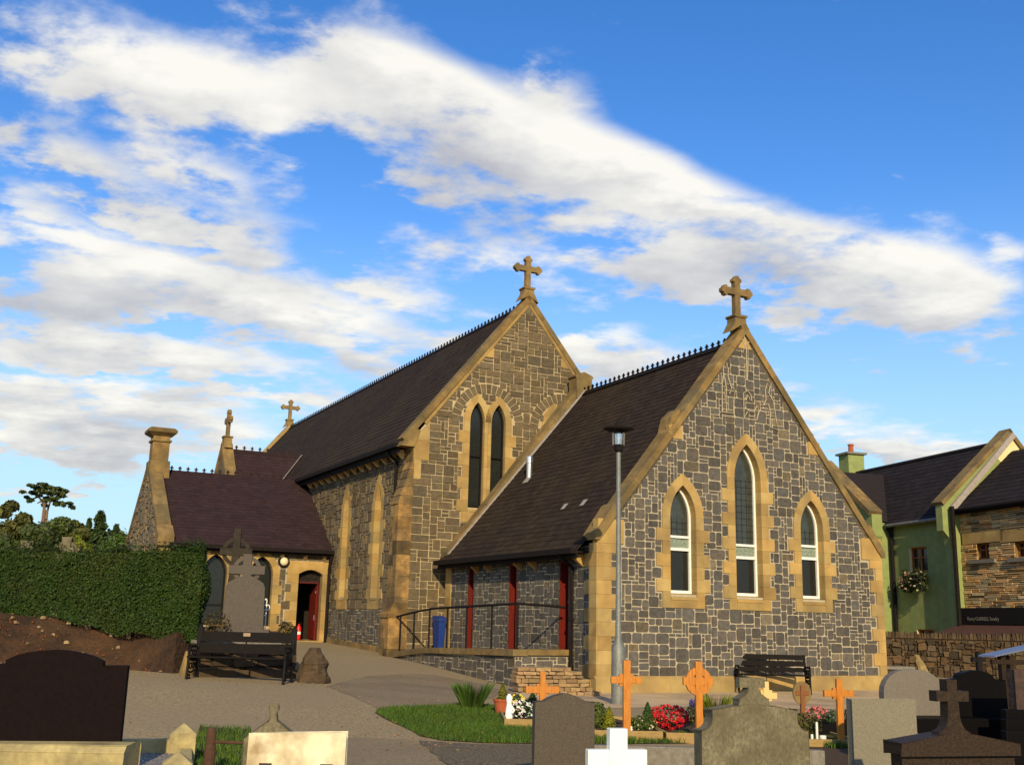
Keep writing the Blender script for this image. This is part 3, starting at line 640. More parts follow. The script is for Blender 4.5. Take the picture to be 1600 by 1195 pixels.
cresting('ridge_cresting', 'v', AW / 2, .42, AL - .45, AR - .03)
# flue on the slope
fp = hit(828, 742, cw(0, 0, 0) + Vector(), (UX * nn.x + Vector((0, 0, nn.z))).normalized()) if False else None
def on_slope(px, py):
    N_ = (UX * nn.x + Vector((0, 0, 1)) * nn.z).normalized(); P_ = cw(P0.x, P0.y, P0.z); return hit(px, py, P_, N_)
fw_ = on_slope(827, 745); fl = church.matrix_world
Linv = Matrix.Rotation(-AZ, 3, 'Z')
def loc(p): q = Linv @ (Vector(p) - CH0); return q
f_ = loc(fw_); b = MB(); b.lathe([(.09, -.3), (.09, .42), (.115, .42), (.115, .60), (.10, .63), (.0, .64)], (f_.x, f_.y, f_.z), 14); b.build('flue', M['shiny'], church, smooth=False)
b = MB(); b.box(f_.x - .28, f_.x + .06, f_.y - .2, f_.y + .2, -.0, .0); b = MB()
for (px, py, w_, h_) in ((824, 751, .34, .22), (883, 792, .20, .20), (913, 786, .20, .22)):
    b.cut(); p = loc(on_slope(px, py)); b.solid([p + Vector((0, -w_ / 2, 0)) + nn * .03 - es * h_ / 2, p + Vector((0, w_ / 2, 0)) + nn * .03 - es * h_ / 2, p + Vector((0, w_ / 2, 0)) + nn * .03 + es * h_ / 2, p + Vector((0, -w_ / 2, 0)) + nn * .03 + es * h_ / 2], [(0, 1, 2, 3)])
b.build('roof_flashing', M['lead'], church)

# ---------------- nave
NU0, NW, NV, NE, NR, NL = -1.10, 7.80, 8.90, 5.42, 10.42, 28.7
NC = NU0 + NW / 2; AN = front(NV)
def under_n(u): return 5.55 + min(u - NU0, NU0 + NW - u) * (10.42 - 5.55) / (NW / 2)
holes = []; blk = []
for pc in (1.405, 2 * NC - 1.405):
    for c_ in (pc - .375, pc + .375):
        r_, bk, ho = lancet(AN, c_, .255, 3.45, 6.20, 6.82, band=(.22, .119) if c_ < pc else (.119, .22), tooth=(.17, 0) if c_ < pc else (0, .17), depth=.20, hcourse=.36, frame='lead', zb=3.0, tfirst=0, transoms=((5.10, .05),), label='narrow leaded lancet of the paired windows in the nave gable')
        blk.append(bk); holes.append(ho)
wall_sheet('wall', AN, [(NU0, -1.2), (NU0 + NW, -1.2), (NU0 + NW, 5.5), (NC, 10.40), (NU0, 5.5)], holes, M['mortar_dim'])
# relieving arches of dark radial stones over each pair
b = MB(); rings = []
for pc in (1.405, 2 * NC - 1.405):
    r0, r1 = .98, 1.28; cz = 6.17; n = 19; b.cut()
    for i in range(n):
        t0, t1 = math.pi * i / n + .015, math.pi * (i + 1) / n - .015; t = random.uniform(.8, 1.15)
        V = [AN(pc - r * math.cos(a_), d, cz + r * math.sin(a_)) for d in (0.001, -.022) for r, a_ in ((r0, t0), (r0, t1), (r1, t1), (r1, t0))]
        b.solid(V, [(4, 5, 6, 7), (0, 1, 5, 4), (1, 2, 6, 5), (2, 3, 7, 6), (3, 0, 4, 7)], (t, t, t))
    rings.append((pc, cz))
b.build('relieving_arch', M['brownstone'], church)
def inring(s, z): return any(z > cz and (.95 < math.hypot(s - pc, z - cz) < 1.31) for pc, cz in rings)
q = MB(); qr = []
block(q, AN, NU0, NU0 + .50, 4.80, 5.42, -.03, .3); qr.append((NU0, NU0 + .50, 4.80, 5.42))
q.prism([(NU0, 5.42), (NU0 + .50, 5.42), (NU0 + .50, 6.0), (NU0 + .25, 5.75)], AN, -.03, .2, sandcol()); qr.append((NU0, NU0 + .50, 5.42, 6.1))
block(q, AN, NU0, NU0 + .24, 4.2, 4.80, -.03, .3); qr.append((NU0, NU0 + .24, 4.2, 4.80))
for (x0, x1, z0_) in ((1.12, 1.55, 8.35), (4.05, 4.5, 8.35)): q.cut(); block(q, AN, x0, x1, z0_, z0_ + .33, -.03, .1, (1.1, 1.05, 1)); qr.append((x0, x1, z0_, z0_ + .33))
q.cut(); block(q, AN, NU0 + NW - .5, NU0 + NW, -1.2, 5.4, -.02, .2)
for sg in (0, 1):
    X = (lambda x: x) if sg == 0 else (lambda x: 2 * NC - x)
    q.cut(); coping(q, AN, (X(NU0 + .3), 5.98), (X(NC), 10.44), -.04, .1, .10, .6, col=(.85, .82, .75))
q.build('quoins', M['sand'], church)
okf = lambda s, z: z < under_n(s) and not inring(s, z) and not rin(qr)(s, z) and not any(bk(s, z) for bk in blk)
b = MB(); rubble(b, AN, NU0, NU0 + NW, -1.15, 10.4, okf, cell=(.125, .115), sizes=[(3, 2), (2, 2), (4, 3), (3, 2), (4, 2), (2, 1), (3, 1), (2, 2), (1, 1), (3, 3), (5, 2), (4, 2)], gap=.0105, proud=.025, jit=.004, tint=(.72, 1.2), warm=.06, cut=(.01, .06)); b.build('stonework', M['brownstone'], church)
# side wall
SN = side(NU0); holes = []; blk = []
SV1 = 16.35
for c_ in (11.72, 14.92):
    r_, bk, ho = lancet(SN, c_, .29, .72, 3.50, 4.35, band=.24, tooth=.18, depth=.44, hcourse=.36, frame='lead', zb=.30, transoms=((2.2, .04), (1.2, .03), (3.2, .03)), label='tall narrow lancet window in the nave side wall, sunlit jamb', proud=.035, splay=.1)
    blk.append(bk); holes.append(ho)
wall_sheet('wall', SN, [(NV, -1.3), (NV + NL, -1.0), (NV + NL, 5.5), (NV, 5.5)], holes, M['mortar_dim'])
okf = lambda s, z: not any(bk(s, z) for bk in blk)
b = MB(); rubble(b, SN, NV + .62, 24.0, .30, 5.45, okf, cell=(.12, .105), gap=.010, proud=.035, jit=.006, tint=(.7, 1.3), warm=.06, cut=(.02, .12)); b.build('stonework', M['brownstone'], church)
b = MB(); rubble(b, SN, NV + .62, 17.0, -1.0, 3.2, lambda s, z: (z < .28 or (12.55 < s < 14.05 and z < 2.6 + .5 * math.sin(s * 3))) and False or (z < .28), cell=(.09, .085), gap=.012, proud=.02, odd=(.1, (1.5, 1.3, 1.0))); b.build('stonework', M['greystone'], church)
b = MB()
for i in range(10): b.box(NU0 - .07, NU0 + .1, NV + .6 + i * .72, NV + .6 + (i + 1) * .72 - .004, -1.4, -.86 + .018 * i, sandcol(.1))
b.build('plinth', M['sand_old'], church)
# buttress with stepped weatherings at the corner
b = MB(); cb = lambda: sandcol(.28)
z = -1.2
while z < 3.35:
    zt = z + random.uniform(.3, .42); pj = .58 if z < .1 else .42
    x = NV - .03
    for wd in ((.38, .27) if random.random() < .5 else (.25, .40)):
        t = cb(); 
        if random.random() < .22: t = (.42, .45, .5)
        b.box(NU0 - pj, NU0 + .02, x, x + wd - .005, z, zt - .005, t); x += wd
    z = zt
zz = z
for i in range(5):
    p0, p1 = .42 * (1 - i / 5), .42 * (1 - (i + 1) / 5)
    b.prism([(NU0 + .02, zz + i * .27), (NU0 - p0 - .03, zz + i * .27), (NU0 - p1 - .01, zz + (i + 1) * .27 - .006), (NU0 + .02, zz + (i + 1) * .27 - .006)], lambda a, d, z_: (a, d, z_), NV - .03, NV + .62, cb())
b.box(NU0 - .02, NU0 + .02, NV - .02, NV + .62, zz + 1.35, 5.1, (1, 1, .9))
b.prism([(NU0 + .02, .05), (NU0 - .62, .05), (NU0 - .44, .48), (NU0 + .02, .48)], lambda a, d, z_: (a, d, z_), NV - .05, NV + .64, (.7, .7, .65))
b.build('buttress', M['stained'], church)
# nave roof
P0n = Vector((NU0 - .36, NV + .34, 5.30)); sn_ = (NR - 5.30) / (NW / 2 + .36); esn = Vector((1, 0, sn_)).normalized(); nnn = Vector((-sn_, 0, 1)).normalized(); Hn = (NW / 2 + .36) * math.hypot(1, sn_)
b = MB(); slates(b, P0n, Vector((0, 1, 0)), esn, nnn, NL - .4, Hn, .25, .32, tint=(.85, 1.13)); b.build('slate_roof', M['slate'], church)
b = MB(); V = [(P0n.x + .01, NV + .3, 5.28), (P0n.x + .01, NV + NL, 5.28), (NC, NV + NL, NR - .03), (NC, NV + .3, NR - .03), (2 * NC - P0n.x, NV + .3, 5.28), (2 * NC - P0n.x, NV + NL, 5.28)]; b.solid(V, [(0, 1, 2, 3), (3, 2, 5, 4)]); b.build('roof_deck', M['slate'], church)
for (va, vb, nm) in ((NV - .06, NV + .36, 0), (NV + NL - .3, NV + NL + .12, 1)):
    b = MB(); A = front(0)
    coping(b, A, (NU0 - .42, 5.42), (NC, 10.70), va, vb, .17, .95); b.cut(); coping(b, A, (2 * NC - NU0 + .42, 5.42), (NC, 10.70), va, vb, .17, .95)
    b.prism([(NU0 - .45, 5.18), (NU0 + .0, 5.18), (NU0 + .18, 5.72), (NU0 - .1, 5.75)], A, va - .01, vb, (1, 1, 1))
    b.build('coping', M['sand_old'] if nm == 0 else M['sand'], church)
    b = MB(); b.prism([(NU0, 5.2), (NC, 10.3), (2 * NC - NU0, 5.2), (NC, 10.62)], A, va + .08, vb - .02); b.build('parapet', M['sand_old'], church)
wall_sheet('wall', front(NV + NL), [(NU0, -1.2), (NU0 + NW, -1.2), (NU0 + NW, 5.5), (NC, 10.40), (NU0, 5.5)], [], M['brownstone'])
wall_sheet('wall', side(NU0 + NW), [(NV, -1.6), (NV + NL, -1.4), (NV + NL, 5.5), (NV, 5.5)], [], M['brownstone'])
finial('gable_cross', NC - .02, NV + .1, 10.62, 1.45, 1.05, 'u', 'stone cross on the near gable of the nave')
finial('gable_cross', NC, NV + NL, 10.62, 1.45, 1.10, 'u', 'small distant stone cross on the far gable of the nave')
cresting('ridge_cresting', 'v', NC, NV + .4, NV + NL - .3, NR + .02, step=.28, h=.14)
b = MB(); b.box(NU0 - .52, NU0 - .37, NV + .3, 24.5, 5.18, 5.31); b.box(NU0 - .37, NU0 - .33, NV + .3, 24.5, 5.02, 5.30); b.box(NU0 - .34, NU0, NV + .3, 24.5, 5.20, 5.24); b.build('gutter', M['black'], church)
b = MB(); v_ = NV + .75
while v_ < 21.0:
    b.cut(); b.prism([(NU0 - .27, 5.17), (NU0 + .02, 5.17), (NU0 + .02, 4.87), (NU0 - .06, 4.90), (NU0 - .25, 5.06)], lambda a, d, z, v_=v_: (a, v_ + d, z), -.06, .06, (2.0, 2.2, 3.0)); v_ += .74
b.build('eaves_corbel', M['sand'], church)
b = MB(); b.tube([(NU0 - .45, NV + 1.15, 5.15), (NU0 - .3, NV + 1.15, 5.0), (NU0 - .1, NV + 1.15, 4.85), (NU0 - .1, NV + 1.15, -.9)], .055, 10); b.build('downpipe', M['black'], church)

# ---------------- low porch wing on the left (gable faces -u, front faces -v)
PV, PU0, PU1, PE, PR, PRV = 16.35, -7.15, NU0, 2.40, 5.26, 20.1
AP = front(PV); holes = []; blk = []
for c_, lb in ((-5.22, 'left pointed porch window beside the hedge'), (-3.62, 'right pointed porch window behind the memorial')):
    r_, bk, ho = lancet(AP, c_, .42, -.35, 1.40, 2.05, band=.23, tooth=.12, depth=.28, hcourse=.33, frame='lead', zb=-.62, label=lb, transoms=((.35, .04),))
    blk.append(bk); holes.append(ho)
dc, da = -1.84, .44; dtop = 1.66
dhole = [(dc - da, -.84), (dc - da, 1.50)] + [(dc - da + 2 * da * i / 6, 1.50 + .16 * math.sin(math.pi * i / 6)) for i in range(1, 6)] + [(dc + da, 1.50), (dc + da, -.84)]
holes.append(dhole)
wall_sheet('wall', AP, [(PU0, -.9), (PU1, -1.1), (PU1, PE + .05), (PU0, PE + .05)], holes, M['mortar'])
q = MB(); qr = []
for i, (zl, zt_) in enumerate([(-.84, -.42), (-.42, -.10), (-.10, .22), (.22, .54), (.54, .86), (.86, 1.18), (1.18, 1.50)]):
    ex = .16 if i % 2 == 0 else 0
    block(q, AP, dc - da - .26 - ex, dc - da, zl, zt_, -.03, .3); qr.append((dc - da - .26 - ex, dc - da, zl, zt_))
    block(q, AP, dc + da, PU1 - .02 if True else 0, zl, zt_, -.03, .3, sandcol()); qr.append((dc + da, PU1, zl, zt_))
V2 = [(dc - da - .42, 1.50)] + [(dc - da + 2 * da * i / 6, 1.50 + .16 * math.sin(math.pi * i / 6)) for i in range(0, 7)] + [(PU1 - .02, 1.50), (PU1 - .02, 1.94), (dc - da - .42, 1.94)]
q.prism(V2, AP, -.03, .3, (1.08, 1.05, 1.0)); qr.append((dc - da - .42, PU1, 1.50, 1.94))
q.cut(); qr += quoins(q, AP, PU0, 1, -.7, PE, h=.33, long=.55, short=.4, d0=-.03, d1=.1)
q.build('quoins', M['sand'], church)
okf = lambda s, z: not rin(qr)(s, z) and not any(bk(s, z) for bk in blk) and not inpoly((s, z), dhole)
b = MB(); rubble(b, AP, PU0, PU1, -.85, PE, okf, cell=(.11, .10), gap=.008, proud=.022, cut=(.02, .10)); b.build('stonework', M['brownstone'], church)
root = empty_local('door'); b = MB()
for s0_, s1_, za, zb_ in ((dc - da, dc - da + .05, -.8, 1.25), (dc + da - .05, dc + da, -.8, 1.25), (dc - da, dc + da, 1.18, 1.25)): b.box(s0_, s1_, .24, .32, za, zb_, T=AP)
b.build('door_frame', M['darkred'], root)
b = MB(); b.box(dc + da - .09, dc + da - .045, .30, 1.1, -.78, 1.18, T=AP)
for k in range(5): b.box(dc + da - .10, dc + da - .088, .34 + k * .15, .47 + k * .15, -.74, 1.12, T=AP)
lf_ = b.build('door_leaf', M['red'], root)
b = MB(); b.box(dc + da - .13, dc + da - .10, .36, .39, -.1, .08, T=AP); b.box(dc + da - .13, dc + da - .10, .33, .36, .85, .93, T=AP); b.build('handle', M['shiny'], root)
b = MB(); b.box(dc - da, dc + da, .26, .28, 1.25, 1.66, T=AP); b.build('fanlight', M['dark'], root)
b = MB()
for k in (-.22, 0, .22): b.tube([AP(dc + k + .09 * math.cos(t), .25, 1.42 + .09 * math.sin(t)) for t in [i * math.pi / 6 for i in range(13)]], .012, 5)
b.build('fanlight_tracery', M['iron'], root)
b = MB(); b.box(dc - da - .1, dc + da + .1, -.12, .5, -1.0, -.80, T=AP); b.build('doorstep', M['sand'], root)
b = MB(); b.box(dc - 1.0, dc + 1.2, .5, 2.2, -.82, 2.0, T=AP); b.f = [f for i, f in enumerate(b.f) if i != 2]; b.c = b.c[:len(b.f)]; b.build('interior', M['dark'], church)
b = MB(); b.box(dc - .18, dc - .14, 1.6, 1.7, -.8, .2, T=AP); b.box(dc - .05, dc + .2, 2.1, 2.15, -.7, .3, T=AP); b.build('inner_door', M['greyconc'], church)
AG = side(PU0)
gb = [(PV, -.9), (2 * PRV - PV, -.9), (2 * PRV - PV, PE + .1), (PRV, PR + .1), (PV, PE + .1)]
wall_sheet('wall', AG, gb, [], M['mortar_dim'])
q = MB(); qg = quoins(q, AG, PV - .03, 1, -.7, PE, h=.33, long=.4, short=.55, d0=-.031, d1=.1); q.build('quoins', M['sand'], church)
b = MB(); rubble(b, AG, PV, 2 * PRV - PV, -.85, PR, lambda s, z: z < PE + .1 + min(s - PV, 2 * PRV - PV - s) * (PR - PE) / (PRV - PV) and not rin(qg)(s, z), cell=(.12, .09), gap=.006, proud=.05, tint=(.9, 1.7), warm=.2); b.build('stonework', M['brownstone'], church)
sp = (PR - 2.32) / (PRV - PV + .25); esp = Vector((0, 1, sp)).normalized(); npp = Vector((0, -sp, 1)).normalized(); P0p = Vector((PU0 + .38, PV - .25, 2.32)); Hp = (PRV - PV + .25) * math.hypot(1, sp)
b = MB(); slates(b, P0p, Vector((1, 0, 0)), esp, npp, PU1 - PU0 - .42, Hp, .20, .26, tint=(.88, 1.12)); b.build('slate_roof', M['slate_p'], church)
b = MB(); V = [(PU0 + .3, PV - .24, 2.29), (PU1, PV - .24, 2.29), (PU1, PRV, PR - .03), (PU0 + .3, PRV, PR - .03), (PU0 + .3, 2 * PRV - PV + .24, 2.29), (PU1, 2 * PRV - PV + .24, 2.29)]; b.solid(V, [(0, 1, 2, 3), (3, 2, 5, 4)]); b.build('roof_deck', M['slate_p'], church)
b = MB(); Ag = lambda a, d, z: (d, a, z)
for sg in (0, 1):
    X = (lambda x: x) if sg == 0 else (lambda x: 2 * PRV - x)
    b.cut(); coping(b, Ag, (X(PV - .2), 2.58), (X(PRV), 5.52), PU0 - .08, PU0 + .40, .20, .95)
    b.prism([(X(PV - .22), 2.25), (X(PV + .1), 2.25), (X(PV + .42), 2.80), (X(PV + .30), 2.96), (X(PV - .22), 2.60)], Ag, PU0 - .10, PU0 + .44)
b.build('coping', M['sand_old'], church)
b = MB(); b.prism([(PV, 2.2), (PRV, 5.0), (2 * PRV - PV, 2.2), (PRV, 5.44)], Ag, PU0 - .0, PU0 + .38); b.build('parapet', M['sand_old'], church)
cu_, cv_ = PU0 + .30, PRV
b = MB(); b.box(cu_ - .34, cu_ + .34, cv_ - .42, cv_ + .42, 4.6, 5.55, (1, 1, 1)); b.prism([(-.50, 4.9), (.50, 4.9), (.44, 5.55), (-.44, 5.55)], lambda a, d, z: (d, cv_ + a, z), cu_ - .36, cu_ + .36, (.95, .95, .95))
b.box(cu_ - .30, cu_ + .30, cv_ - .34, cv_ + .34, 5.55, 6.35, (1.05, 1, .95)); b.box(cu_ - .36, cu_ + .36, cv_ - .40, cv_ + .40, 6.28, 6.35)
b.box(cu_ - .30, cu_ + .30, cv_ - .34, cv_ + .34, 6.35, 6.48)
for (e0, e1, za, zb_) in ((.32, .52, 6.48, 6.62),):
    V = [(cu_ + sx * (e0 if k == 0 else e1), cv_ + sy * (e0 if k == 0 else e1), za if k == 0 else zb_) for k in (0, 1) for sx, sy in ((-1, -1), (1, -1), (1, 1), (-1, 1))]
    b.solid(V, [(0, 1, 5, 4), (1, 2, 6, 5), (2, 3, 7, 6), (3, 0, 4, 7), (4, 5, 6, 7)], (.8, .8, .75))
    V = [(cu_ + sx * e, cv_ + sy * e, z_) for e, z_ in ((.52, 6.62), (.52, 6.72), (.42, 6.80)) for sx, sy in ((-1, -1), (1, -1), (1, 1), (-1, 1))]
    b.solid(V, [(0, 1, 5, 4), (1, 2, 6, 5), (2, 3, 7, 6), (3, 0, 4, 7), (4, 5, 9, 8), (5, 6, 10, 9), (6, 7, 11, 10), (7, 4, 8, 11), (8, 9, 10, 11)], (.75, .75, .7))
b.build('chimney', M['sand_old'], church)
cresting('ridge_cresting', 'u', PRV, PU0 + .66, PU1 + .1, PR + .0, step=.30, h=.19)
b = MB(); b.box(PU0 + .3, PU1 + .12, PV - .42, PV - .26, 2.22, 2.35); b.box(PU0 + .3, PU1 + .12, PV - .27, PV - .23, 2.14, 2.34); b.box(PU0 + .4, PU1, PV - .24, PV, 2.24, 2.27); b.build('gutter', M['black'], church)
b = MB()
for u_ in (-6.35, -5.5, -4.65, -3.8, -2.95, -2.1, -1.4): b.cut(); b.prism([(PV - .2, 2.22), (PV + .02, 2.22), (PV + .02, 2.00), (PV - .06, 2.02), (PV - .18, 2.12)], lambda a, d, z, u_=u_: (u_ + d, a, z), -.06, .06, (1.1, 1.2, 1.3))
b.build('eaves_corbel', M['sand'], church)
b = MB(); b.tube([(PU1 - .05, PV - .32, 2.2), (PU1 - .10, PV - .2, 2.0), (PU1 - .10, PV - .12, 1.7), (PU1 - .10, PV - .12, -1.0)], .06, 10); b.build('downpipe', M['black'], church)

# ---------------- transept behind the porch
TV, TU, TR, THW = 24.6, -3.55, 6.95, 2.6
st_ = 1.18
b = MB(); A = side(TU)
b.prism([(TV - THW, -.5), (TV + THW, -.5), (TV + THW, TR - THW * st_), (TV, TR + .05), (TV - THW, TR - THW * st_)], lambda a, d, z: (TU + d, a, z), 0, .3); b.build('wall', M['brownstone'], church)
b = MB(); b.box(TU + .3, NU0, TV - THW, TV + THW, -.5, TR - THW * st_); b.build('wall', M['brownstone'], church)
es_t = Vector((0, 1, st_)).normalized(); n_t = Vector((0, -st_, 1)).normalized()
b = MB(); Lt = 4.5
def clipt(x, h): # keep left of the nave roof
    zz_ = TR - THW * st_ + h * es_t.z; return (TU + .3 + x) < NU0 - .36 + max(0, (zz_ - 5.30)) / sn_ + .1
slates(b, Vector((TU + .3, TV - THW, TR - THW * st_)), Vector((1, 0, 0)), es_t, n_t, Lt, THW * math.hypot(1, st_), .20, .26, tint=(.88, 1.12), clip=clipt); b.build('slate_roof', M['slate_p'], church)
b = MB(); V = [(TU + .2, TV - THW, TR - THW * st_ - .03), (NU0 - .3, TV - THW, TR - THW * st_ - .03), (NU0 + .9, TV, TR - .03), (TU + .2, TV, TR - .03), (TU + .2, TV + THW, TR - THW * st_ - .03), (NU0 - .3, TV + THW, TR - THW * st_ - .03)]; b.solid(V, [(0, 1, 2, 3), (3, 2, 5, 4)]); b.build('roof_deck', M['slate_p'], church)
b = MB(); coping(b, Ag, (TV - THW - .1, TR + .28 - (THW + .1) * st_), (TV, TR + .28), TU - .08, TU + .38, .2, .9); b.cut(); coping(b, Ag, (TV + THW + .1, TR + .28 - (THW + .1) * st_), (TV, TR + .28), TU - .08, TU + .38, .2, .9); b.build('coping', M['sand_old'], church)
cresting('ridge_cresting', 'u', TV, TU + .4, NU0 + 1.0, TR + .0, step=.34, h=.20)
finial('gable_cross', TV, TU + .15, TR + .22, 1.5, 1.0, 'v', 'stone cross on the transept gable behind the porch')
# valley strip where the transept roof meets the nave roof
b = MB()
def onn(v, z): return Vector((NU0 - .36 + (z - 5.30) / sn_, v, z))
za = 5.35; vb_ = TV; pa = onn(TV - (TR - za) / st_, za) + nnn * .05; pb_ = onn(TV, TR) + nnn * .05
b.solid([pa + Vector((0, -.26, 0)), pb_ + Vector((0, -.26, 0)), pb_ + Vector((0, .10, 0)), pa + Vector((0, .10, 0))], [(0, 1, 2, 3)]); b.build('lead_flashing', M['lead'], church)
# ================================================================== platform, ramp wall, rail and small things round the church
def rz_(v): # platform / ramp surface height along the nave direction
    return -0.60 - 0.022 * v if v < 6 else -0.732 - (v - 6) ** 1.25 * 0.065
ramp = empty('ramp_wall', CH0, AZ); tag(ramp, 'low rubble retaining wall with flat coping carrying the ramp beside the red doors', 'retaining wall')
b = MB(); N_ = 24
for i in range(N_):
    v0, v1 = 1.1 + 8.6 * i / N_, 1.1 + 8.6 * (i + 1) / N_
    b.solid([(-1.45, v0, rz_(v0) - .02), (0, v0, rz_(v0) - .02), (0, v1, rz_(v1) - .02), (-1.45, v1, rz_(v1) - .02)], [(0, 1, 2, 3)])
b.build('ramp_surface', M['tarmac'], ramp)
A = side(-1.52); topz = lambda v: rz_(v) - .12
o = wall_sheet('wall', A, [(1.1, -1.7), (9.6, -1.5), (9.6, topz(9.6)), (8, topz(8)), (6.5, topz(6.5)), (1.1, topz(1.1))], [], M['mortar'], parent=ramp)
wall_sheet('wall', front(1.1), [(-1.52, -1.7), (-.02, -1.7), (-.02, -.72), (-1.52, -.72)], [], M['mortar'], parent=ramp)
b = MB(); rubble(b, A, 1.08, 9.5, -1.62, -.7, lambda s, z: z < topz(s) - .02, gap=.011, odd=(.12, (1.4, 1.3, 1.0)), cell=(.09, .085)); rubble(b, front(1.1), -1.52, -.04, -1.62, -.74, lambda s, z: True, cell=(.09, .085), gap=.011)
b.build('stonework', M['greystone'], ramp)
b = MB(); n_ = 16
for i in range(n_):
    v0, v1 = 1.04 + 8.3 * i / n_, 1.04 + 8.3 * (i + 1) / n_ - .006
    z0, z1 = rz_(v0), rz_(v1)
    P = [(-1.60, v0, z0 - .13), (-1.22, v0, z0 - .13), (-1.22, v1, z1 - .13), (-1.60, v1, z1 - .13), (-1.60, v0, z0 + .015), (-1.22, v0, z0 + .015), (-1.22, v1, z1 + .015), (-1.60, v1, z1 + .015)]
    b.solid(P, [(0, 3, 2, 1), (4, 5, 6, 7), (0, 1, 5, 4), (1, 2, 6, 5), (2, 3, 7, 6), (3, 0, 4, 7)], sandcol(.1))
b.box(-1.22, -.02, 1.02, 1.36, -.735, -.605, (.95, .95, .9)); b.build('coping', M['sand_old'], ramp)
rail = empty('handrail', CH0, AZ); tag(rail, 'black iron handrail along the top of the ramp wall', 'handrail')
b = MB(); pts = [(-.15, 1.18, rz_(1) + .99), (-.6, 1.18, rz_(1) + 1.02), (-1.42, 1.2, rz_(1) + 1.05)] + [(-1.42, v, rz_(v) + 1.05) for v in [1.2 + i * .5 for i in range(1, 18)]]
b.tube(pts, .030, 8); b.build('top_rail', M['iron'], rail)
for v in (1.2, 2.55, 4.0, 5.2, 6.4, 7.5, 8.55, 9.7): 
    b = MB(); zb = rz_(v) if v < 9.5 else gz(*cw(-1.42, v)[:2]); b.tube([(-1.42, v, zb), (-1.42, v, rz_(v) + 1.05)], .027, 8); b.lathe([(.04, 0), (.04, .03)], (-1.42, v, zb), 8); b.build('post', M['iron'], rail)

def wheelie():
    p = cw(-.30, 8.28, rz_(8.3)); r = empty('wheelie_bin', p, AZ); r.scale = (.42, .8, 1); tag(r, 'blue plastic wheelie bin in the corner at the top of the ramp', 'bin')
    b = MB(); V = [(sx * w_, sy * d_, z_) for z_, w_, d_ in ((.06, .20, .24), (.92, .27, .30)) for sx, sy in ((-1, -1), (1, -1), (1, 1), (-1, 1))]
    b.solid(V, [(0, 3, 2, 1), (4, 5, 6, 7), (0, 1, 5, 4), (1, 2, 6, 5), (2, 3, 7, 6), (3, 0, 4, 7)]); b.box(-.29, .29, -.32, .30, .88, .93); bevel(b.build('body', M['blue'], r), .015)
    b = MB(); b.prism([(-.33, .94), (.31, .94), (.31, 1.02), (.1, 1.05), (-.3, .99)], lambda a, d, z: (d, a, z), -.30, .30); bevel(b.build('lid', M['blue'], r), .01)
    for s_ in (-1, 1):
        b = MB(); b.tube([(s_ * .2, .25, .1), (s_ * .26, .25, .1)], .1, 12); b.build('wheel', M['black'], r)
wheelie()
def extinguisher():
    p = cw(-2.03, PV + .42, -.80); r = empty('fire_extinguisher', p, AZ); tag(r, 'red fire extinguisher standing just inside the open porch door', 'fire extinguisher')
    b = MB(); b.lathe([(0, 0), (.085, .01), (.088, .05), (.088, .42), (.06, .5), (.03, .53), (.03, .56), (0, .56)], n=16); b.build('cylinder', M['signred'], r, smooth=True)
    b = MB(); b.lathe([(.0895, .2), (.0895, .3)], n=16); b.build('label_band', M['white'], r)
    b = MB(); b.box(-.02, .1, -.012, .012, .55, .575); b.box(-.02, .09, -.012, .012, .60, .615); b.tube([(0, 0, .56), (-.08, -.02, .5), (-.10, -.03, .25)], .012, 6); b.build('valve', M['black'], r)
extinguisher()
def bulkhead():
    p = cw(-2.86, PV - .02, 1.90); r = empty('wall_lamp', p, AZ); tag(r, 'round cream bulkhead lamp on the porch wall left of the open door', 'wall lamp')
    b = MB(); n = 20; b.solid([(.20 * math.cos(t), -.0, .20 * math.sin(t)) for t in [i * 2 * math.pi / n for i in range(n)]] + [(.20 * math.cos(t), -.07, .20 * math.sin(t)) for t in [i * 2 * math.pi / n for i in range(n)]] + [(.145 * math.cos(t), -.09, .145 * math.sin(t)) for t in [i * 2 * math.pi / n for i in range(n)]],
        [(i, (i + 1) % n, n + (i + 1) % n, n + i) for i in range(n)] + [(n + i, n + (i + 1) % n, 2 * n + (i + 1) % n, 2 * n + i) for i in range(n)]); b.tube([(0, -.03, .18), (0, -.03, .27)], .03, 8); b.build('housing', M['black'], r)
    b = MB(); prof = [(.148, .07), (.145, .10), (.11, .14), (.06, .16), (0, .165)]
    b.solid([(rr * math.cos(t), -d, rr * math.sin(t)) for rr, d in prof for t in [i * 2 * math.pi / n for i in range(n)]], [(k * n + i, k * n + (i + 1) % n, (k + 1) * n + (i + 1) % n, (k + 1) * n + i) for k in range(len(prof) - 1) for i in range(n)]); b.build('diffuser', mat('cream_diffuser', (.75, .66, .40), (.68, .58, .34), 4, .4), r, smooth=True)
bulkhead()
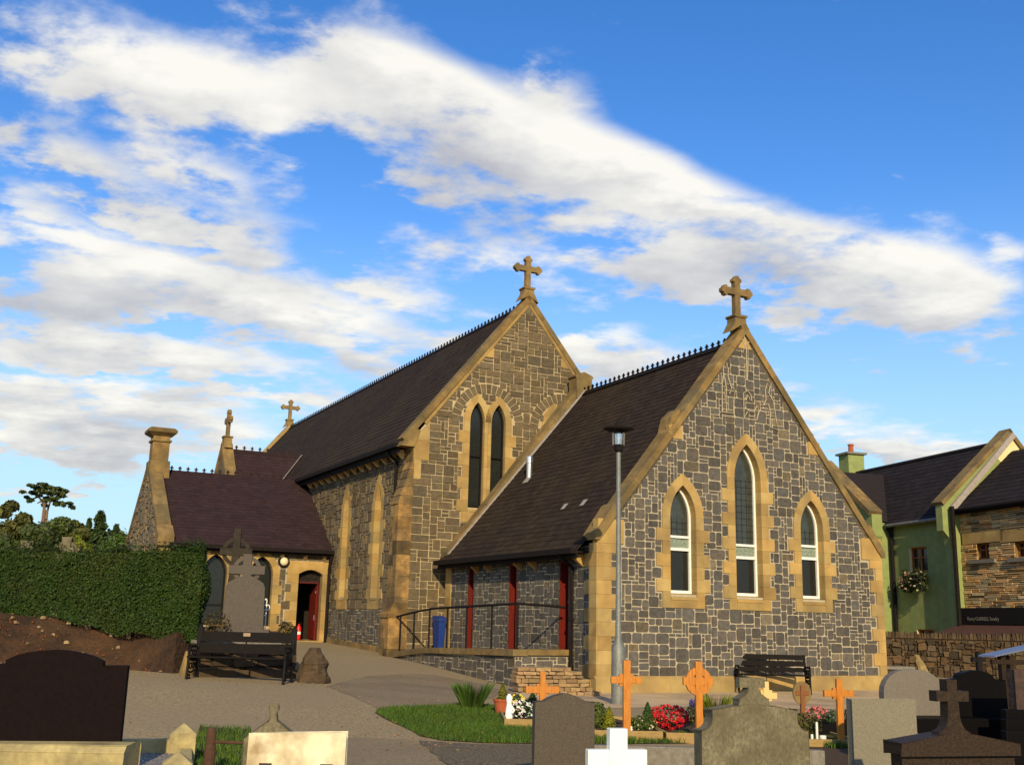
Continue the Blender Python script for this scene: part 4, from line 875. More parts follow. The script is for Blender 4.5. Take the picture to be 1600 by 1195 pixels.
# loose stacked stones against the ramp
def stack_pile():
    L_ = gp(808, 1082); Rr = gp(934, 1087); d = (Rr - L_); d.z = 0; n = d.normalized(); ln_ = d.length; pn = Vector((n.y, -n.x, 0))
    r = empty('stacked_stone_wall', L_, math.atan2(n.y, n.x)); tag(r, 'low drystone stack of tan stones sloping down beside the annex corner', 'stone wall')
    b = MB(); z = -.06; row = 0
    while z < .62:
        h = random.uniform(.065, .095); x = random.uniform(-.02, .05)
        while x < ln_:
            w = random.uniform(.12, .30); top = .56 if x < ln_ * .62 else .56 - (x - ln_ * .62) / (ln_ * .38) * .5
            if z + h < top + random.uniform(-.04, .04):
                t = random.uniform(.75, 1.3); y = random.uniform(-.03, .02) + row * .012
                j = lambda: random.uniform(-.012, .012)
                V = [(x + j(), y + j(), z + j()), (x + w - .015 + j(), y + j(), z + j()), (x + w - .015 + j(), y + .35, z), (x, y + .35, z), (x + j(), y + j(), z + h - .01 + j()), (x + w - .015 + j(), y + j(), z + h - .01 + j()), (x + w - .015, y + .35, z + h), (x, y + .35, z + h)]
                b.solid(V, [(0, 3, 2, 1), (4, 5, 6, 7), (0, 1, 5, 4), (1, 2, 6, 5), (2, 3, 7, 6), (3, 0, 4, 7)], (t, t * random.uniform(.92, 1), t * random.uniform(.85, 1)))
            x += w
        z += h; row += 1
    o = b.build('stones', M['tan_stone'], r); bevel(o, .012, 2)
stack_pile()

# ------------------------------------------------------------------ lamp post
def lamp_post():
    p = gp(966, 1100); r = empty('lamp_post', (p.x, p.y, gz(p.x, p.y))); tag(r, 'tall galvanised lamp post with a flat disc shade in front of the annex corner', 'lamp post')
    H = atY(963, 705, p.y).z - p.z
    b = MB(); b.lathe([(.135, -.1), (.135, .55), (.13, 1.05), (.06, 1.22), (.050, 2.4), (.044, H)], n=18); b.build('pole', M['steel'], r, smooth=True)
    b = MB(); b.box(-.05, .05, -.150, -.138, .35, .75); b.build('access_door', M['steel'], r)
    b = MB(); b.lathe([(.055, H - .02), (.085, H + .02), (.10, H + .10), (.10, H + .13), (0, H + .13)], n=16); b.build('collar', M['black'], r)
    b = MB(); b.lathe([(.065, H + .12), (.075, H + .34), (.07, H + .40), (0, H + .40)], n=16); b.build('lamp_core', M['shiny'], r, smooth=True)
    b = MB(); b.lathe([(.118, H + .12), (.13, H + .42)], n=20); g = b.build('lamp_glass', glassm, r, smooth=True)
    b = MB(); b.lathe([(.0, H + .62), (.035, H + .61), (.09, H + .52), (.10, H + .44), (.20, H + .42), (.305, H + .46), (.31, H + .45), (.20, H + .405), (0, H + .405)], n=28); b.build('disc_shade', M['black'], r, smooth=True)
glassm = bpy.data.materials.new('clear_lamp_glass'); glassm.use_nodes = True
_b = glassm.node_tree.nodes['Principled BSDF']; _b.inputs['Transmission Weight'].default_value = 1.0; _b.inputs['Roughness'].default_value = .05; _b.inputs['IOR'].default_value = 1.1; _b.inputs['Base Color'].default_value = (.9, .9, .85, 1)
lamp_post()

# ------------------------------------------------------------------ ground surfaces
pv = [cw(-.7, -.15), cw(9.6, -.15), cw(12.5, -2.5), cw(8.5, -6.2), gp(1340, 1108), gp(1080, 1104), gp(930, 1106), gp(815, 1090), cw(-1.9, .6)]
patch('pavement', pv, M['paving'], .006, .5, 'tan concrete paving in front of the gable')
patch('tarmac_patch', [gp(512, 1072), gp(560, 1092), gp(600, 1113), gp(640, 1106), gp(700, 1100), gp(760, 1092), gp(800, 1080), gp(740, 1066), gp(680, 1054), gp(640, 1052), gp(570, 1056)], M['tarmac_d'], .005, .5, 'darker patch of older tarmac beside the ramp', rag=.03)
patch('tarmac_patch', [gp(540, 1152), gp(640, 1155), gp(680, 1172), gp(712, 1215), gp(700, 1260), gp(520, 1260)], M['tarmac_d'], .005, .5, 'darker patch of tarmac at the bottom of the picture', rag=.01)
def pp(L_): return [gp(x, y) for x, y in L_]
GR1 = [(586, 1113), (620, 1109), (655, 1106), (700, 1106), (745, 1100), (780, 1108), (800, 1126), (842, 1134), (925, 1147), (1040, 1150), (1105, 1147), (1235, 1136), (1345, 1136), (1350, 1168), (1300, 1170), (1240, 1160), (1100, 1161), (900, 1163), (760, 1161), (690, 1157), (655, 1150), (645, 1143), (612, 1128)]
g1 = pp(GR1); patch('grave_soil', g1, M['soil'], .010, .35, 'bare soil under the grass', rag=.02)
GV = [(650, 1158), (760, 1163), (905, 1166), (905, 1215), (740, 1240), (700, 1195)]
patch('grave_gravel', pp(GV), M['gravel'], .012, .3, 'gravelly ground beyond the grass', rag=.04)
g2 = pp([(312, 1136), (392, 1140), (394, 1215), (300, 1230), (305, 1160)]); patch('grave_soil', g2, M['soil'], .010, .3, 'soil beside the rusty rail')
g3 = pp([(1568, 1158), (1680, 1158), (1680, 1230), (1560, 1230)]); patch('grave_soil', g3, M['soil'], .010, .3, 'soil by the right corner')
g4 = [gp(760, 1166), gp(1330, 1166), Vector((4.2, 7, 0)), Vector((-.3, 7.5, 0))]; patch('grave_soil', g4, M['soil'], .006, .4, 'dark soil among the headstones')
def tri_area(P): return abs(sum(P[i].x * P[(i + 1) % len(P)].y - P[(i + 1) % len(P)].x * P[i].y for i in range(len(P)))) / 2
def grass(polys, dens, hmin, hmax, tuft=None):
    b = MB(); V = []; F = []; CC = []
    for P in polys:
        pl = [(p.x, p.y) for p in P]; xs = [p[0] for p in pl]; ys = [p[1] for p in pl]; n = int(tri_area(P) * dens); k = 0; t = 0
        while k < n and t < n * 6:
            t += 1; x, y = random.uniform(min(xs), max(xs)), random.uniform(min(ys), max(ys))
            if not inpoly((x, y), pl): continue
            k += 1; c = .5 + .5 * math.sin(x * 3.1 + math.sin(y * 2.3)) * math.cos(y * 2.7 + x)
            h = random.uniform(hmin, hmax) * (.7 + .6 * c); a = random.uniform(0, math.pi); w = .005 + .003 * random.random(); lx, ly = random.uniform(-.5, .5) * h, random.uniform(-.5, .5) * h; z = gz(x, y) + .008
            dx, dy = math.cos(a) * w, math.sin(a) * w; q = random.uniform(.75, 1.35) * (.8 + .3 * c); yl = random.random() < .08
            col = (q * (2.2 if yl else 1), q * (1.3 if yl else 1.15), q * .8)
            b.solid([(x - dx, y - dy, z), (x + dx, y + dy, z), (x + dx * .6 + lx * .4, y + dy * .6 + ly * .4, z + h * .6), (x - dx * .6 + lx * .4, y - dy * .6 + ly * .4, z + h * .6), (x + lx, y + ly, z + h)], [(0, 1, 2, 3), (3, 2, 4)], col)
    return b
gb_ = grass([g1], 3000, .03, .085); gb2 = grass([g2, g3], 1100, .03, .08)
gb_.v += []; n0 = len(gb_.v); gb_.v += gb2.v; gb_.f += [tuple(i + n0 for i in f) for f in gb2.f]; gb_.c += gb2.c
tag(gb_.build('grass', mat('grass_blade', (0.034, 0.075, 0.006), (0.055, 0.085, 0.009), 3, .7, col=True)), 'rough green grass growing among the graves', 'grass', kind='stuff')

b = MB()
edges = [gp(x, y) for x, y in ((300, 1062), (230, 1052), (200, 1050), (150, 1048), (460, 1068), (512, 1074), (560, 1095), (590, 1115), (640, 1108), (700, 1104), (610, 1130), (650, 1152), (690, 1160), (640, 1062), (700, 1070), (760, 1084))]
for _ in range(420):
    if random.random() < .6: e0 = random.choice(edges); x, y = e0.x + random.gauss(0, .35), e0.y + random.gauss(0, .45)
    else: q = gp(random.uniform(200, 780), random.uniform(1030, 1180)); x, y = q.x, q.y
    s = random.uniform(.006, .018); z = gz(x, y) + .012; t = random.uniform(.4, 1.5); a0 = random.uniform(0, 6.3)
    V = [(x + math.cos(a0 + k * 1.57) * s * random.uniform(.7, 1.3), y + math.sin(a0 + k * 1.57) * s * random.uniform(.7, 1.3), z + dz) for dz in (0, s * .5) for k in range(4)]
    b.solid(V, [(4, 5, 6, 7), (0, 1, 5, 4), (1, 2, 6, 5), (2, 3, 7, 6), (3, 0, 4, 7)], (t, t * random.uniform(.55, 1), t * random.uniform(.3, .9)))
tag(b.build('path_litter', M['tan_stone']), 'small stones and fallen leaves strewn over the tarmac path', 'litter', kind='stuff')
# ------------------------------------------------------------------ foliage tools
def leaf(b, p, n, s, col):
    n = n.normalized(); a = n.cross(Vector((random.uniform(-1, 1), random.uniform(-1, 1), random.uniform(-1, 1))))
    if a.length < 1e-3: a = Vector((1, 0, 0))
    a = a.normalized() * s; c = n.cross(a) * .62
    b.face([p - a, p + c * .9 + n * s * .12, p + a, p - c * .9 + n * s * .12], col)
def rv(): return Vector((random.gauss(0, 1), random.gauss(0, 1), random.gauss(0, 1))).normalized()
def clump(b, c, rad, n, s, base, var=.35, up=.4, lo=.62):
    c = Vector(c)
    for _ in range(n):
        d = rv(); k = random.uniform(lo, 1.05) ; p = c + Vector((d.x * rad[0], d.y * rad[1], d.z * rad[2])) * k
        nn_ = (d + rv() * .9 + Vector((0, 0, up))); t = random.uniform(1 - var, 1 + var); y_ = random.uniform(-.1, .12)
        leaf(b, p, nn_, s * random.uniform(.6, 1.3), (base[0] * t * (1 + y_ * 2), base[1] * t * (1 + y_), base[2] * t))
def tree(name, x, y, z0, h, crowns, s, n, base, label, group='trees on the skyline behind the hedge', cat='tree', trunk=.25, gaps=.6):
    r = empty(name, (x, y, z0)); tag(r, label, cat, group)
    b = MB(); b.tube([(0, 0, -.5), (.05 * h, 0, h * .35), (0, .02 * h, h * .7)], trunk, 8, r1=trunk * .4)
    for c in crowns: b.tube([(0.02 * h, 0, h * .3), (c[0] * .5, c[1] * .5, (h * .3 + c[2]) / 2), (c[0], c[1], c[2])], trunk * .4, 6, r1=trunk * .12)
    b.build('trunk', M['bark'], r, smooth=True)
    b = MB(); tot = sum(c[3] * c[3] for c in crowns)
    for c in crowns:
        k = int(n * c[3] * c[3] / tot); sub = max(5, int(9 * gaps))
        for _ in range(sub):
            d = rv(); q = Vector(c[:3]) + Vector((d.x * c[3], d.y * c[3], d.z * c[4])) * .62; rr = c[3] * random.uniform(.34, .56); t = random.uniform(.72, 1.3)
            clump(b, q, (rr, rr, rr * .75), k // sub, s, tuple(v * t for v in base), .35)
    b.build('crown', M['leaf'], r)
    return r

# ------------------------------------------------------------------ bank, hedge, retaining wall
toe = [gp(462, 1050), gp(450, 1051), gp(300, 1050), gp(270, 1052), gp(200, 1047), gp(100, 1045), gp(0, 1044), gp(-120, 1046), gp(-300, 1050)]
def plateau(x, y):
    px = 800 + 1669 * x / max(y, 1); return -.40 + .34 * max(0, min(1, (330 - px) / 300))
def bank():
    b = MB(); rows = [0, .12, .3, .5, .75, 1.0, 1.3, 1.7, 2.4, 3.5, 5.5, 8, 11, 15, 25, 45]; P = []
    # resample toe
    T = []
    for i in range(len(toe) - 1):
        k = max(1, int((toe[i + 1] - toe[i]).length / .25))
        for j in range(k): T.append(toe[i].lerp(toe[i + 1], j / k))
    T.append(toe[-1])
    for i, t in enumerate(T):
        px = 800 + 1669 * t.x / t.y; dirv = Vector((-.28, 1, 0)) if px > 300 else Vector((-.28 - .1 * (300 - px) / 300, 1, 0))
        for r_ in rows:
            q = t + dirv * r_; w = 1.35 - .85 * max(0, min(1, (px - 215) / 85.0)); k = min(1, r_ / w); k = k * k * (3 - 2 * k)
            zt = gz(t.x, t.y) - .03; z = zt + (plateau(q.x, q.y) - zt) * k
            nz = (math.sin(q.x * 5.3 + q.y * 3.1) + math.sin(q.x * 11.7 - q.y * 7.3) * .6 + random.uniform(-.7, .7)) * .028 * min(1, r_ * 3)
            P.append((q.x, q.y, z + nz))
    m_ = len(rows); b.v = P; b.f = [(i * m_ + j, (i + 1) * m_ + j, (i + 1) * m_ + j + 1, i * m_ + j + 1) for i in range(len(T) - 1) for j in range(m_ - 1)]; b.c = [(1, 1, 1)] * len(b.f)
    tag(b.build('earth_bank', M['bank'], smooth=False), 'reddish earth bank under the hedge', None, None, 'structure')
    return T
T_ = bank()
# scattered stones on the bank (uncountable litter) and leaf litter
b = MB()
for _ in range(520):
    t = random.choice(T_); px = 800 + 1669 * t.x / t.y
    if px > 285: continue
    r_ = random.uniform(.05, 1.3); x, y = t.x - .3 * r_ + random.uniform(-.1, .1), t.y + r_; k = min(1, r_ / 1.35); k = k * k * (3 - 2 * k); zt = gz(t.x, t.y) - .03
    z = zt + (plateau(x, y) - zt) * k + .02; s = random.uniform(.008, .022) if random.random() < .9 else random.uniform(.03, .055)
    c = (random.uniform(.5, 1.2),) * 3 if s > .028 or random.random() < .2 else (.7, .32, .15)
    V = [(x + dx * s * random.uniform(.7, 1.3), y + dy * s * random.uniform(.7, 1.3), z + dz * s * .6) for dx, dy, dz in ((-1, -.6, -1), (.8, -1, -1), (1, .7, -1), (-.7, 1, -1), (-.7, -.5, .8), (.5, -.7, 1), (.7, .5, .6), (-.5, .7, .9))]
    b.solid(V, [(4, 5, 6, 7), (0, 1, 5, 4), (1, 2, 6, 5), (2, 3, 7, 6), (3, 0, 4, 7)], c)
tag(b.build('bank_litter', M['tan_stone']), 'small stones and dead leaves scattered on the earth bank', 'stones', kind='stuff')
def hedge():
    a = atY(308, 985, 21.6); e = atY(-250, 960, 24.2); d = (e - a); d.z = 0; L_ = d.length; ux = d.normalized(); uy = Vector((ux.y, -ux.x, 0)); 
    uy = Vector((-.22, .97, 0))
    r = empty('hedge', (a.x, a.y, -.4)); tag(r, 'long clipped dark green hedge with bare stems on top of the earth bank', 'hedge'); org = Vector((a.x, a.y, -.4)); D = 1.3
    ztop = lambda s: 1.20 + .05 * s / L_ + .03 * math.sin(s * 1.7) + .4; zbot = lambda s: -.22 + .42 * min(1, s / 3.0) + .06 * math.sin(s * 2.3) + .04 * math.sin(s * 5.9)
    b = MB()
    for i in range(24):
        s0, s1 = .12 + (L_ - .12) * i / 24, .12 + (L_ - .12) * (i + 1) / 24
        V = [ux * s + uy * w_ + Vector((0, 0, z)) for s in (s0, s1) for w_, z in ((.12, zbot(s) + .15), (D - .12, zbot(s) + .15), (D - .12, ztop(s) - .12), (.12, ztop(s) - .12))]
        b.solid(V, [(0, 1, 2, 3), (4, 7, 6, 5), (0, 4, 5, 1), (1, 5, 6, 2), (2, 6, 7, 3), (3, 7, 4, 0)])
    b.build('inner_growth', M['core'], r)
    b = MB()
    for _ in range(56000):
        k = random.random(); s = random.random() ** 1.25 * L_
        lump = .06 * math.sin(s * 3.3 + 1) + .05 * math.sin(s * 7.1)
        if k < .62:
            z = random.uniform(zbot(s), ztop(s)); w_ = lump * math.cos(z * 4) * .8 + random.gauss(.02, .035); n = -uy; tip = (z - zbot(s)) / 1.3
        elif k < .86: w_ = random.uniform(0, D); z = ztop(s) + lump * .7 + random.gauss(0, .035) + (random.random() ** 7) * .24; n = Vector((0, 0, 1)); tip = 1.1
        else: w_ = random.uniform(0, D); z = random.uniform(zbot(0), ztop(0)); s = random.gauss(-.02, .04) + .08 * math.sin(z * 5); n = -ux; tip = .6
        t = random.uniform(.55, 1.25); y_ = random.random()
        leaf(b, ux * s + uy * w_ + Vector((0, 0, z)), n + rv() * .8, random.uniform(.018, .036), (t * (.75 + .5 * y_ * (.5 + tip * .5)), t * (1.0), t * .8))
    b.build('foliage', mat('hedge_leaf', (0.030, 0.058, 0.006), (0.019, 0.038, 0.005), 1.5, .6, col=True, spec=.2, big=(.9, (.05, .05, .012), .5)), r)
    s = .5
    while s < L_ * .75:
        bb_ = MB(); w_ = random.uniform(.15, .5); z_ = plateau(*(org + ux * s)[:2]) + .4 - .08; lean = random.uniform(-.12, .12)
        bb_.tube([ux * s + uy * w_ + Vector((0, 0, z_ - .15)), ux * (s + lean * .5) + uy * w_ + Vector((0, 0, z_ + .15)), ux * (s + lean) + uy * w_ + Vector((0, 0, z_ + .5))], random.uniform(.025, .06), 7, r1=.02, col=(2.2, 1.9, 1.5)); bb_.build('stem', mat('pale_stem', (.33, .23, .13), (.18, .12, .07), 12, .9), r)
        s += random.uniform(.25, .8)
hedge()
def retaining():
    a = gp(300, 1058); e = gp(456, 1060); d = e - a; d.z = 0; L_ = d.length; r = empty('rubble_retaining_wall', (a.x, a.y + .25, gz(a.x, a.y)), math.atan2(d.y, d.x)); tag(r, 'low mossy rubble retaining wall behind the left bench', 'retaining wall')
    b = MB(); rubble(b, lambda s, d_, z: (s, d_, z), 0, L_, -.05, .60, lambda s, z: True, cell=(.13, .11), gap=.006, proud=.05, tint=(.6, 1.2), jit=.02); b.box(0, L_, 0, .3, -.1, .60, (.5, .5, .5)); b.build('stones', M['fieldstone'], r)
    b = MB(); b.box(-.02, L_, -.08, .34, .60, .66, (1, 1, 1)); b.build('cap', M['greyconc'], r)
    b = MB(); b.box(0, L_, -.14, -.0, -.1, .12); b.build('footing', M['fieldstone'], r)
    p = gp(486, 1066); r = empty('rubble_wall_end', (p.x, p.y + .1, gz(p.x, p.y) - .05)); tag(r, 'rounded rough stone wall end right of the left bench', 'wall end')
    for nm, z0, z1, w0, w1 in (('lower_stone', 0, .38, .34, .27), ('upper_stone', .385, .68, .27, .15)):
        b = MB(); n = 12; k = 6; V = []
        for i in range(k + 1):
            t = i / k; rr = w0 + (w1 - w0) * t
            if nm == 'upper_stone': rr *= (1 - t * t * .35)
            for j in range(n):
                a_ = 2 * math.pi * j / n; q = rr * (1 + .10 * math.sin(3 * a_ + i) + random.uniform(-.06, .06)); V.append((q * math.cos(a_) * .95, q * math.sin(a_) * 1.5 + .1, z0 + (z1 - z0) * t))
        b.solid(V, [(i * n + j, i * n + (j + 1) % n, (i + 1) * n + (j + 1) % n, (i + 1) * n + j) for i in range(k) for j in range(n)] + [tuple(k * n + j for j in range(n))]); b.build(nm, M['fieldstone'], r)
    p = gp(287, 1056); r = MB(); n = 10; V = [((.16 - .02 * i) * (1 + random.uniform(-.12, .12)) * math.cos(2 * math.pi * j / n), (.2 - .02 * i) * math.sin(2 * math.pi * j / n), i * .1) for i in range(6) for j in range(n)]
    r.solid(V, [(i * n + j, i * n + (j + 1) % n, (i + 1) * n + (j + 1) % n, (i + 1) * n + j) for i in range(5) for j in range(n)] + [tuple(5 * n + j for j in range(n))]); o = r.build('boulder', M['sand_old'], loc=(p.x, p.y + .2, p.z - .05)); tag(o, 'pale boulder at the foot of the bank by the left end of the left bench', 'boulder')
retaining()

# ------------------------------------------------------------------ benches
def cast_end(b, x, t=.022):
    T = lambda a, d, z: (x + d, a, z)
    def bar(pts, w=.03): b.tube([(x, a, z) for a, z in pts], w / 2 + .006, 6)
    bar([(-.30, 0), (-.27, .20), (-.25, .40), (-.27, .58), (-.22, .63), (-.05, .62), (.12, .62)], .04)       # front leg into arm rest
    bar([(.32, 0), (.24, .20), (.17, .40), (.24, .62), (.32, .90)], .045)                                      # back leg and back post
    bar([(-.26, .40), (.0, .38), (.18, .40)], .05)
    bar([(-.27, .20), (-.1, .16), (.05, .19), (.24, .20)], .025)
    for (a, z, r_) in ((-.14, .50, .055), (-.02, .51, .05), (.09, .50, .045), (-.12, .28, .055), (.02, .28, .05), (.13, .29, .035), (-.16, .09, .045), (-.28, .62, .03)):
        b.tube([(x, a + r_ * math.cos(q), z + r_ * math.sin(q)) for q in [i * math.pi / 5 for i in range(11)]], .012, 5, cap=False)
def bench(name, p0, p1, label, wooden=False):
    d = p1 - p0; d.z = 0; L_ = d.length; r = empty(name, (p0.x, p0.y, min(gz(p0.x, p0.y), gz(p1.x, p1.y)) + .0), math.atan2(d.y, d.x)); tag(r, label, 'bench')
    for i, x in enumerate((.03, L_ - .03)):
        b = MB(); cast_end(b, x)
        if wooden: b.prism([(-.05, .50), (.05, .50), (.05, .94), (0, 1.02), (-.05, .94)], lambda a, dd, z: (x + a, .30 + dd - .02, z), -.02, .04)
        b.build('end_frame', M['iron'], r)
    sl_ = [(-.25, .425, .09), (-.14, .415, .09), (-.03, .41, .09), (.08, .415, .09)]
    for y, z, w_ in sl_: b = MB(); b.box(0, L_, y - w_ / 2, y + w_ / 2, z, z + .03); bevel(b.build('seat_slat', M['bench_slat'], r), .005)
    for (ya, za, yb, zb) in (((.235, .50, .275, .675), (.28, .705, .32, .885)) if wooden else ((.215, .50, .24, .60), (.245, .63, .275, .75), (.28, .78, .315, .90))):
        b = MB(); b.solid([(0, ya - .03, za), (L_, ya - .03, za), (L_, yb - .03, zb), (0, yb - .03, zb), (0, ya, za), (L_, ya, za), (L_, yb, zb), (0, yb, zb)], [(0, 1, 2, 3), (7, 6, 5, 4), (0, 4, 5, 1), (3, 2, 6, 7), (0, 3, 7, 4), (1, 5, 6, 2)]); bevel(b.build('back_slat', M['bench_slat'], r), .005)
    b = MB(); b.tube([(L_ / 2, .20, .40), (L_ / 2, .30, .86)], .015, 6); b.build('centre_brace', M['iron'], r)
    if wooden: 
        b = MB(); b.box(L_ / 2 - .065, L_ / 2 + .065, .262, .268, .81, .87); b.build('plaque', M['brass'], r)
    return r
bL0, bL1 = gp(296, 1059), gp(452, 1068)
s_ = 1.82 / (bL1 - bL0).length
bench('park_bench', bL0.lerp(bL1, .5 - .5 * s_) if s_ < 1 else bL0, bL0.lerp(bL1, .5 + .5 * s_) if s_ < 1 else bL1, 'black slatted bench with pointed end posts and a small plaque below the memorial', True)
bR0, bR1 = gp(1150, 1081), gp(1258, 1084); bench('park_bench', bR0, bR0 + (bR1 - bR0).normalized() * 1.75, 'black bench with pierced cast iron ends against the front gable wall')

# ------------------------------------------------------------------ graves
GRZ = R(12)
def gcol(): return (1, 1, 1)
def arcpts(cx_, cz_, rx, rz2, a0, a1, n): return [(cx_ + rx * math.cos(R(a0 + (a1 - a0) * i / n)), cz_ + rz2 * math.sin(R(a0 + (a1 - a0) * i / n))) for i in range(n + 1)]
def stone(name, pxl, pxr, ytop, Y, shape, th, m, label, cat='headstone', rz=GRZ, zb=None, bv=.006, part=None):
    c = atY((pxl + pxr) / 2, ytop, Y); base = gz(c.x, Y) if zb is None else zb; s = Y / 1669.0
    view = math.atan2(c.x, Y); w = (pxr - pxl) * s / max(.5, math.cos(rz + view) ) * .985; h = c.z - base
    r = empty(name, (c.x, c.y, base), rz); tag(r, label, cat)
    b = MB(); b.prism(shape(w, h, s), lambda a, d, z: (a, d, z), -th / 2, th / 2); o = b.build(part or 'slab', m, r); bevel(o, bv)
    return r, w, h, s
def plain(w, h, s): return [(-w / 2, -.1), (w / 2, -.1), (w / 2, h), (-w / 2, h)]
def camber(w, h, s):
    e = .075; return [(-w / 2, -.1), (w / 2, -.1), (w / 2, h - e), (w * .36, h - e + .006)] + [(w * .36 - (w * .72) * i / 8, h - e + .01 + (e - .01) * math.sin(math.pi * i / 8)) for i in range(1, 8)] + [(-w * .36, h - e + .006), (-w / 2, h - e)]
def roundtop(w, h, s): r_ = w * .42; return [(-w / 2, -.1), (w / 2, -.1), (w / 2, h - r_ * .8)] + arcpts(w / 2 - r_, h - r_ * .8, r_, r_ * .8, 0, 90, 6) + arcpts(-w / 2 + r_, h - r_ * .8, r_, r_ * .8, 90, 180, 6)[1:]
def ogee(w, h, s): return [(-w / 2, -.1), (w / 2, -.1), (w / 2 - .01, h - .11), (w * .3, h - .09)] + [(w * .3 * math.cos(math.pi * i / 8), h - .09 + .09 * math.sin(math.pi * i / 8)) for i in range(1, 8)] + [(-w * .3, h - .09), (-w / 2, h - .11)]
def shouldered(w, h, s): e = .125; return [(-w / 2, 0), (w / 2, 0), (w / 2, h - e), (w * .33, h - e), (w * .33, h - e + .035)] + [(w * .33 - w * .66 * i / 10, h - e + .035 + (e - .035) * (1 - (2 * i / 10 - 1) ** 2) ** .8) for i in range(1, 10)] + [(-w * .33, h - e + .035), (-w * .33, h - e), (-w / 2, h - e)]
stone('headstone', 836, 926, 1083, 10.6, camber, .10, M['granite'], 'plain grey granite headstone with a gently arched top, in front of the leftmost wooden cross')
stone('headstone', 1331, 1421, 1092, 9.6, plain, .10, M['granite_l'], 'pale grey square topped headstone beside the rightmost wooden cross')
# grave of the two backs on one black double base
pD = atY(1420, 1046, 13.2); zp = atY(1490, 1121, 12.9).z; zg = gz(pD.x, 13)
stone('headstone', 1379, 1465, 1045, 13.2, roundtop, .11, M['granite_m'], 'grey round shouldered headstone on the black double base', zb=zp)
stone('headstone', 1478, 1562, 1047, 13.3, ogee, .11, M['polish'], 'polished black headstone with a curved top on the black double base', zb=zp)
def dbase():
    c = atY(1488, 1130, 13.1); r = empty('tomb_plinth', (c.x, c.y, zg), GRZ); tag(r, 'long polished black two step grave base with white lettering', 'plinth')
    w1 = .86; H_ = zp - zg
    b = MB(); b.box(-w1, w1 * .86, -.30, .28, H_ * .5, H_); bevel(b.build('upper_step', M['polish'], r), .008)
    b = MB(); b.box(-w1 - .05, w1 * .88 + .05, -.42, .34, -.1, H_ * .5 - .004); bevel(b.build('lower_step', M['polish'], r), .008)
    p = atY(1412, 1136, 12.8); lp = Matrix.Rotation(-GRZ, 3, 'Z') @ (p - Vector((c.x, c.y, zg)))
    text_mesh('lettering', 'LEONARD:', .085, M['white'], r, Matrix.Translation((lp.x - .09, -.302, H_ * .5 + .065)) @ Matrix.Rotation(R(90), 4, 'X'), .001)
dbase()
# lichened granite with a cross on top
def granite_cross(pxl, pxr, ysh, ycross, Y, m, label, kind):
    c = atY((pxl + pxr) / 2, ysh, Y); base = gz(c.x, Y); s = Y / 1669.0; w = (pxr - pxl) * s / math.cos(GRZ + math.atan2(c.x, Y)); h = c.z - base; hc = (ysh - ycross) * s
    r = empty('headstone', (c.x, c.y, base), GRZ); tag(r, label, 'headstone'); A = lambda a, d, z: (a, d, z)
    b = MB()
    if kind == 'round':
        pts = [(-w / 2, -.1), (w / 2, -.1), (w / 2, h - .13)] + [(w / 2 - .09 * math.sin(R(90 * i / 4)), h - .13 + .09 * (1 - math.cos(R(90 * i / 4)))) for i in range(1, 5)] + [(w * .40, h + .02), (w * .24, h + .045), (0, h + .06), (-w * .24, h + .045), (-w * .40, h + .02)] + [(-w / 2 + .09 * math.sin(R(90 * i / 4)), h - .13 + .09 * (1 - math.cos(R(90 * i / 4)))) for i in range(4, 0, -1)] + [(-w / 2, h - .13)]
        b.prism(pts, A, -.07, .07); bevel(b.build('slab', m, r), .008)
        z0 = h + .05; b = MB(); b.prism([(-.125, z0), (.125, z0), (.12, z0 + .05), (.06, z0 + .09), (.035, z0 + .13), (-.035, z0 + .13), (-.06, z0 + .09), (-.12, z0 + .05)], A, -.06, .06); bevel(b.build('pedestal', m, r), .006)
        zt = h + hc; b = MB(); k = .036; zc = z0 + .13 + (zt - z0 - .13) * .52; b.prism([(-k, z0 + .12), (k, z0 + .12), (k, zc - k), (.105, zc - k), (.105, zc + k), (k, zc + k), (k * 1.1, zt), (-k * 1.1, zt), (-k, zc + k), (-.105, zc + k), (-.105, zc - k), (-k, zc - k)], A, -.035, .035); bevel(b.build('cross', m, r), .008)
    else:
        b.prism([(-w / 2 + .03, -.1), (w / 2 - .03, -.1), (w / 2 - .03, h - .10), (-w / 2 + .03, h - .10)], A, -.07, .07); bevel(b.build('slab', m, r), .006)
        b = MB(); b.prism([(-w / 2, h - .115), (w / 2, h - .115), (w / 2, h - .035), (.10, h + .02), (-.10, h + .02), (-w / 2, h - .035)], A, -.11, .11); bevel(b.build('cap', m, r), .006)
        z0 = h + .015; zt = h + hc; zc = z0 + (zt - z0) * .70; k = .042
        cv = lambda sg: [(sg * (.12 - .075 * math.sin(R(90 * i / 6))), z0 + .02 + .13 * (1 - math.cos(R(90 * i / 6)))) for i in range(7)]
        pts = [(-.125, z0), (.125, z0)] + cv(1) + [(k, zc - .035), (.125, zc - .035), (.125, zc + .035), (k * .9, zc + .035), (k * .9, zt), (-k * .9, zt), (-k * .9, zc + .035), (-.125, zc + .035), (-.125, zc - .035), (-k, zc - .035)] + cv(-1)[::-1]
        b = MB(); b.prism(pts, A, -.045, .045); bevel(b.build('cross', m, r), .006)
granite_cross(1096, 1251, 1112, 1062, 8.6, M['lichen'], 'lichen speckled granite headstone topped by a small cross, below the right bench', 'round')
granite_cross(1405, 1568, 1150, 1068, 7.8, M['granite_b'], 'brown granite headstone with a capped top and a flared cross, in the right foreground', 'cap')
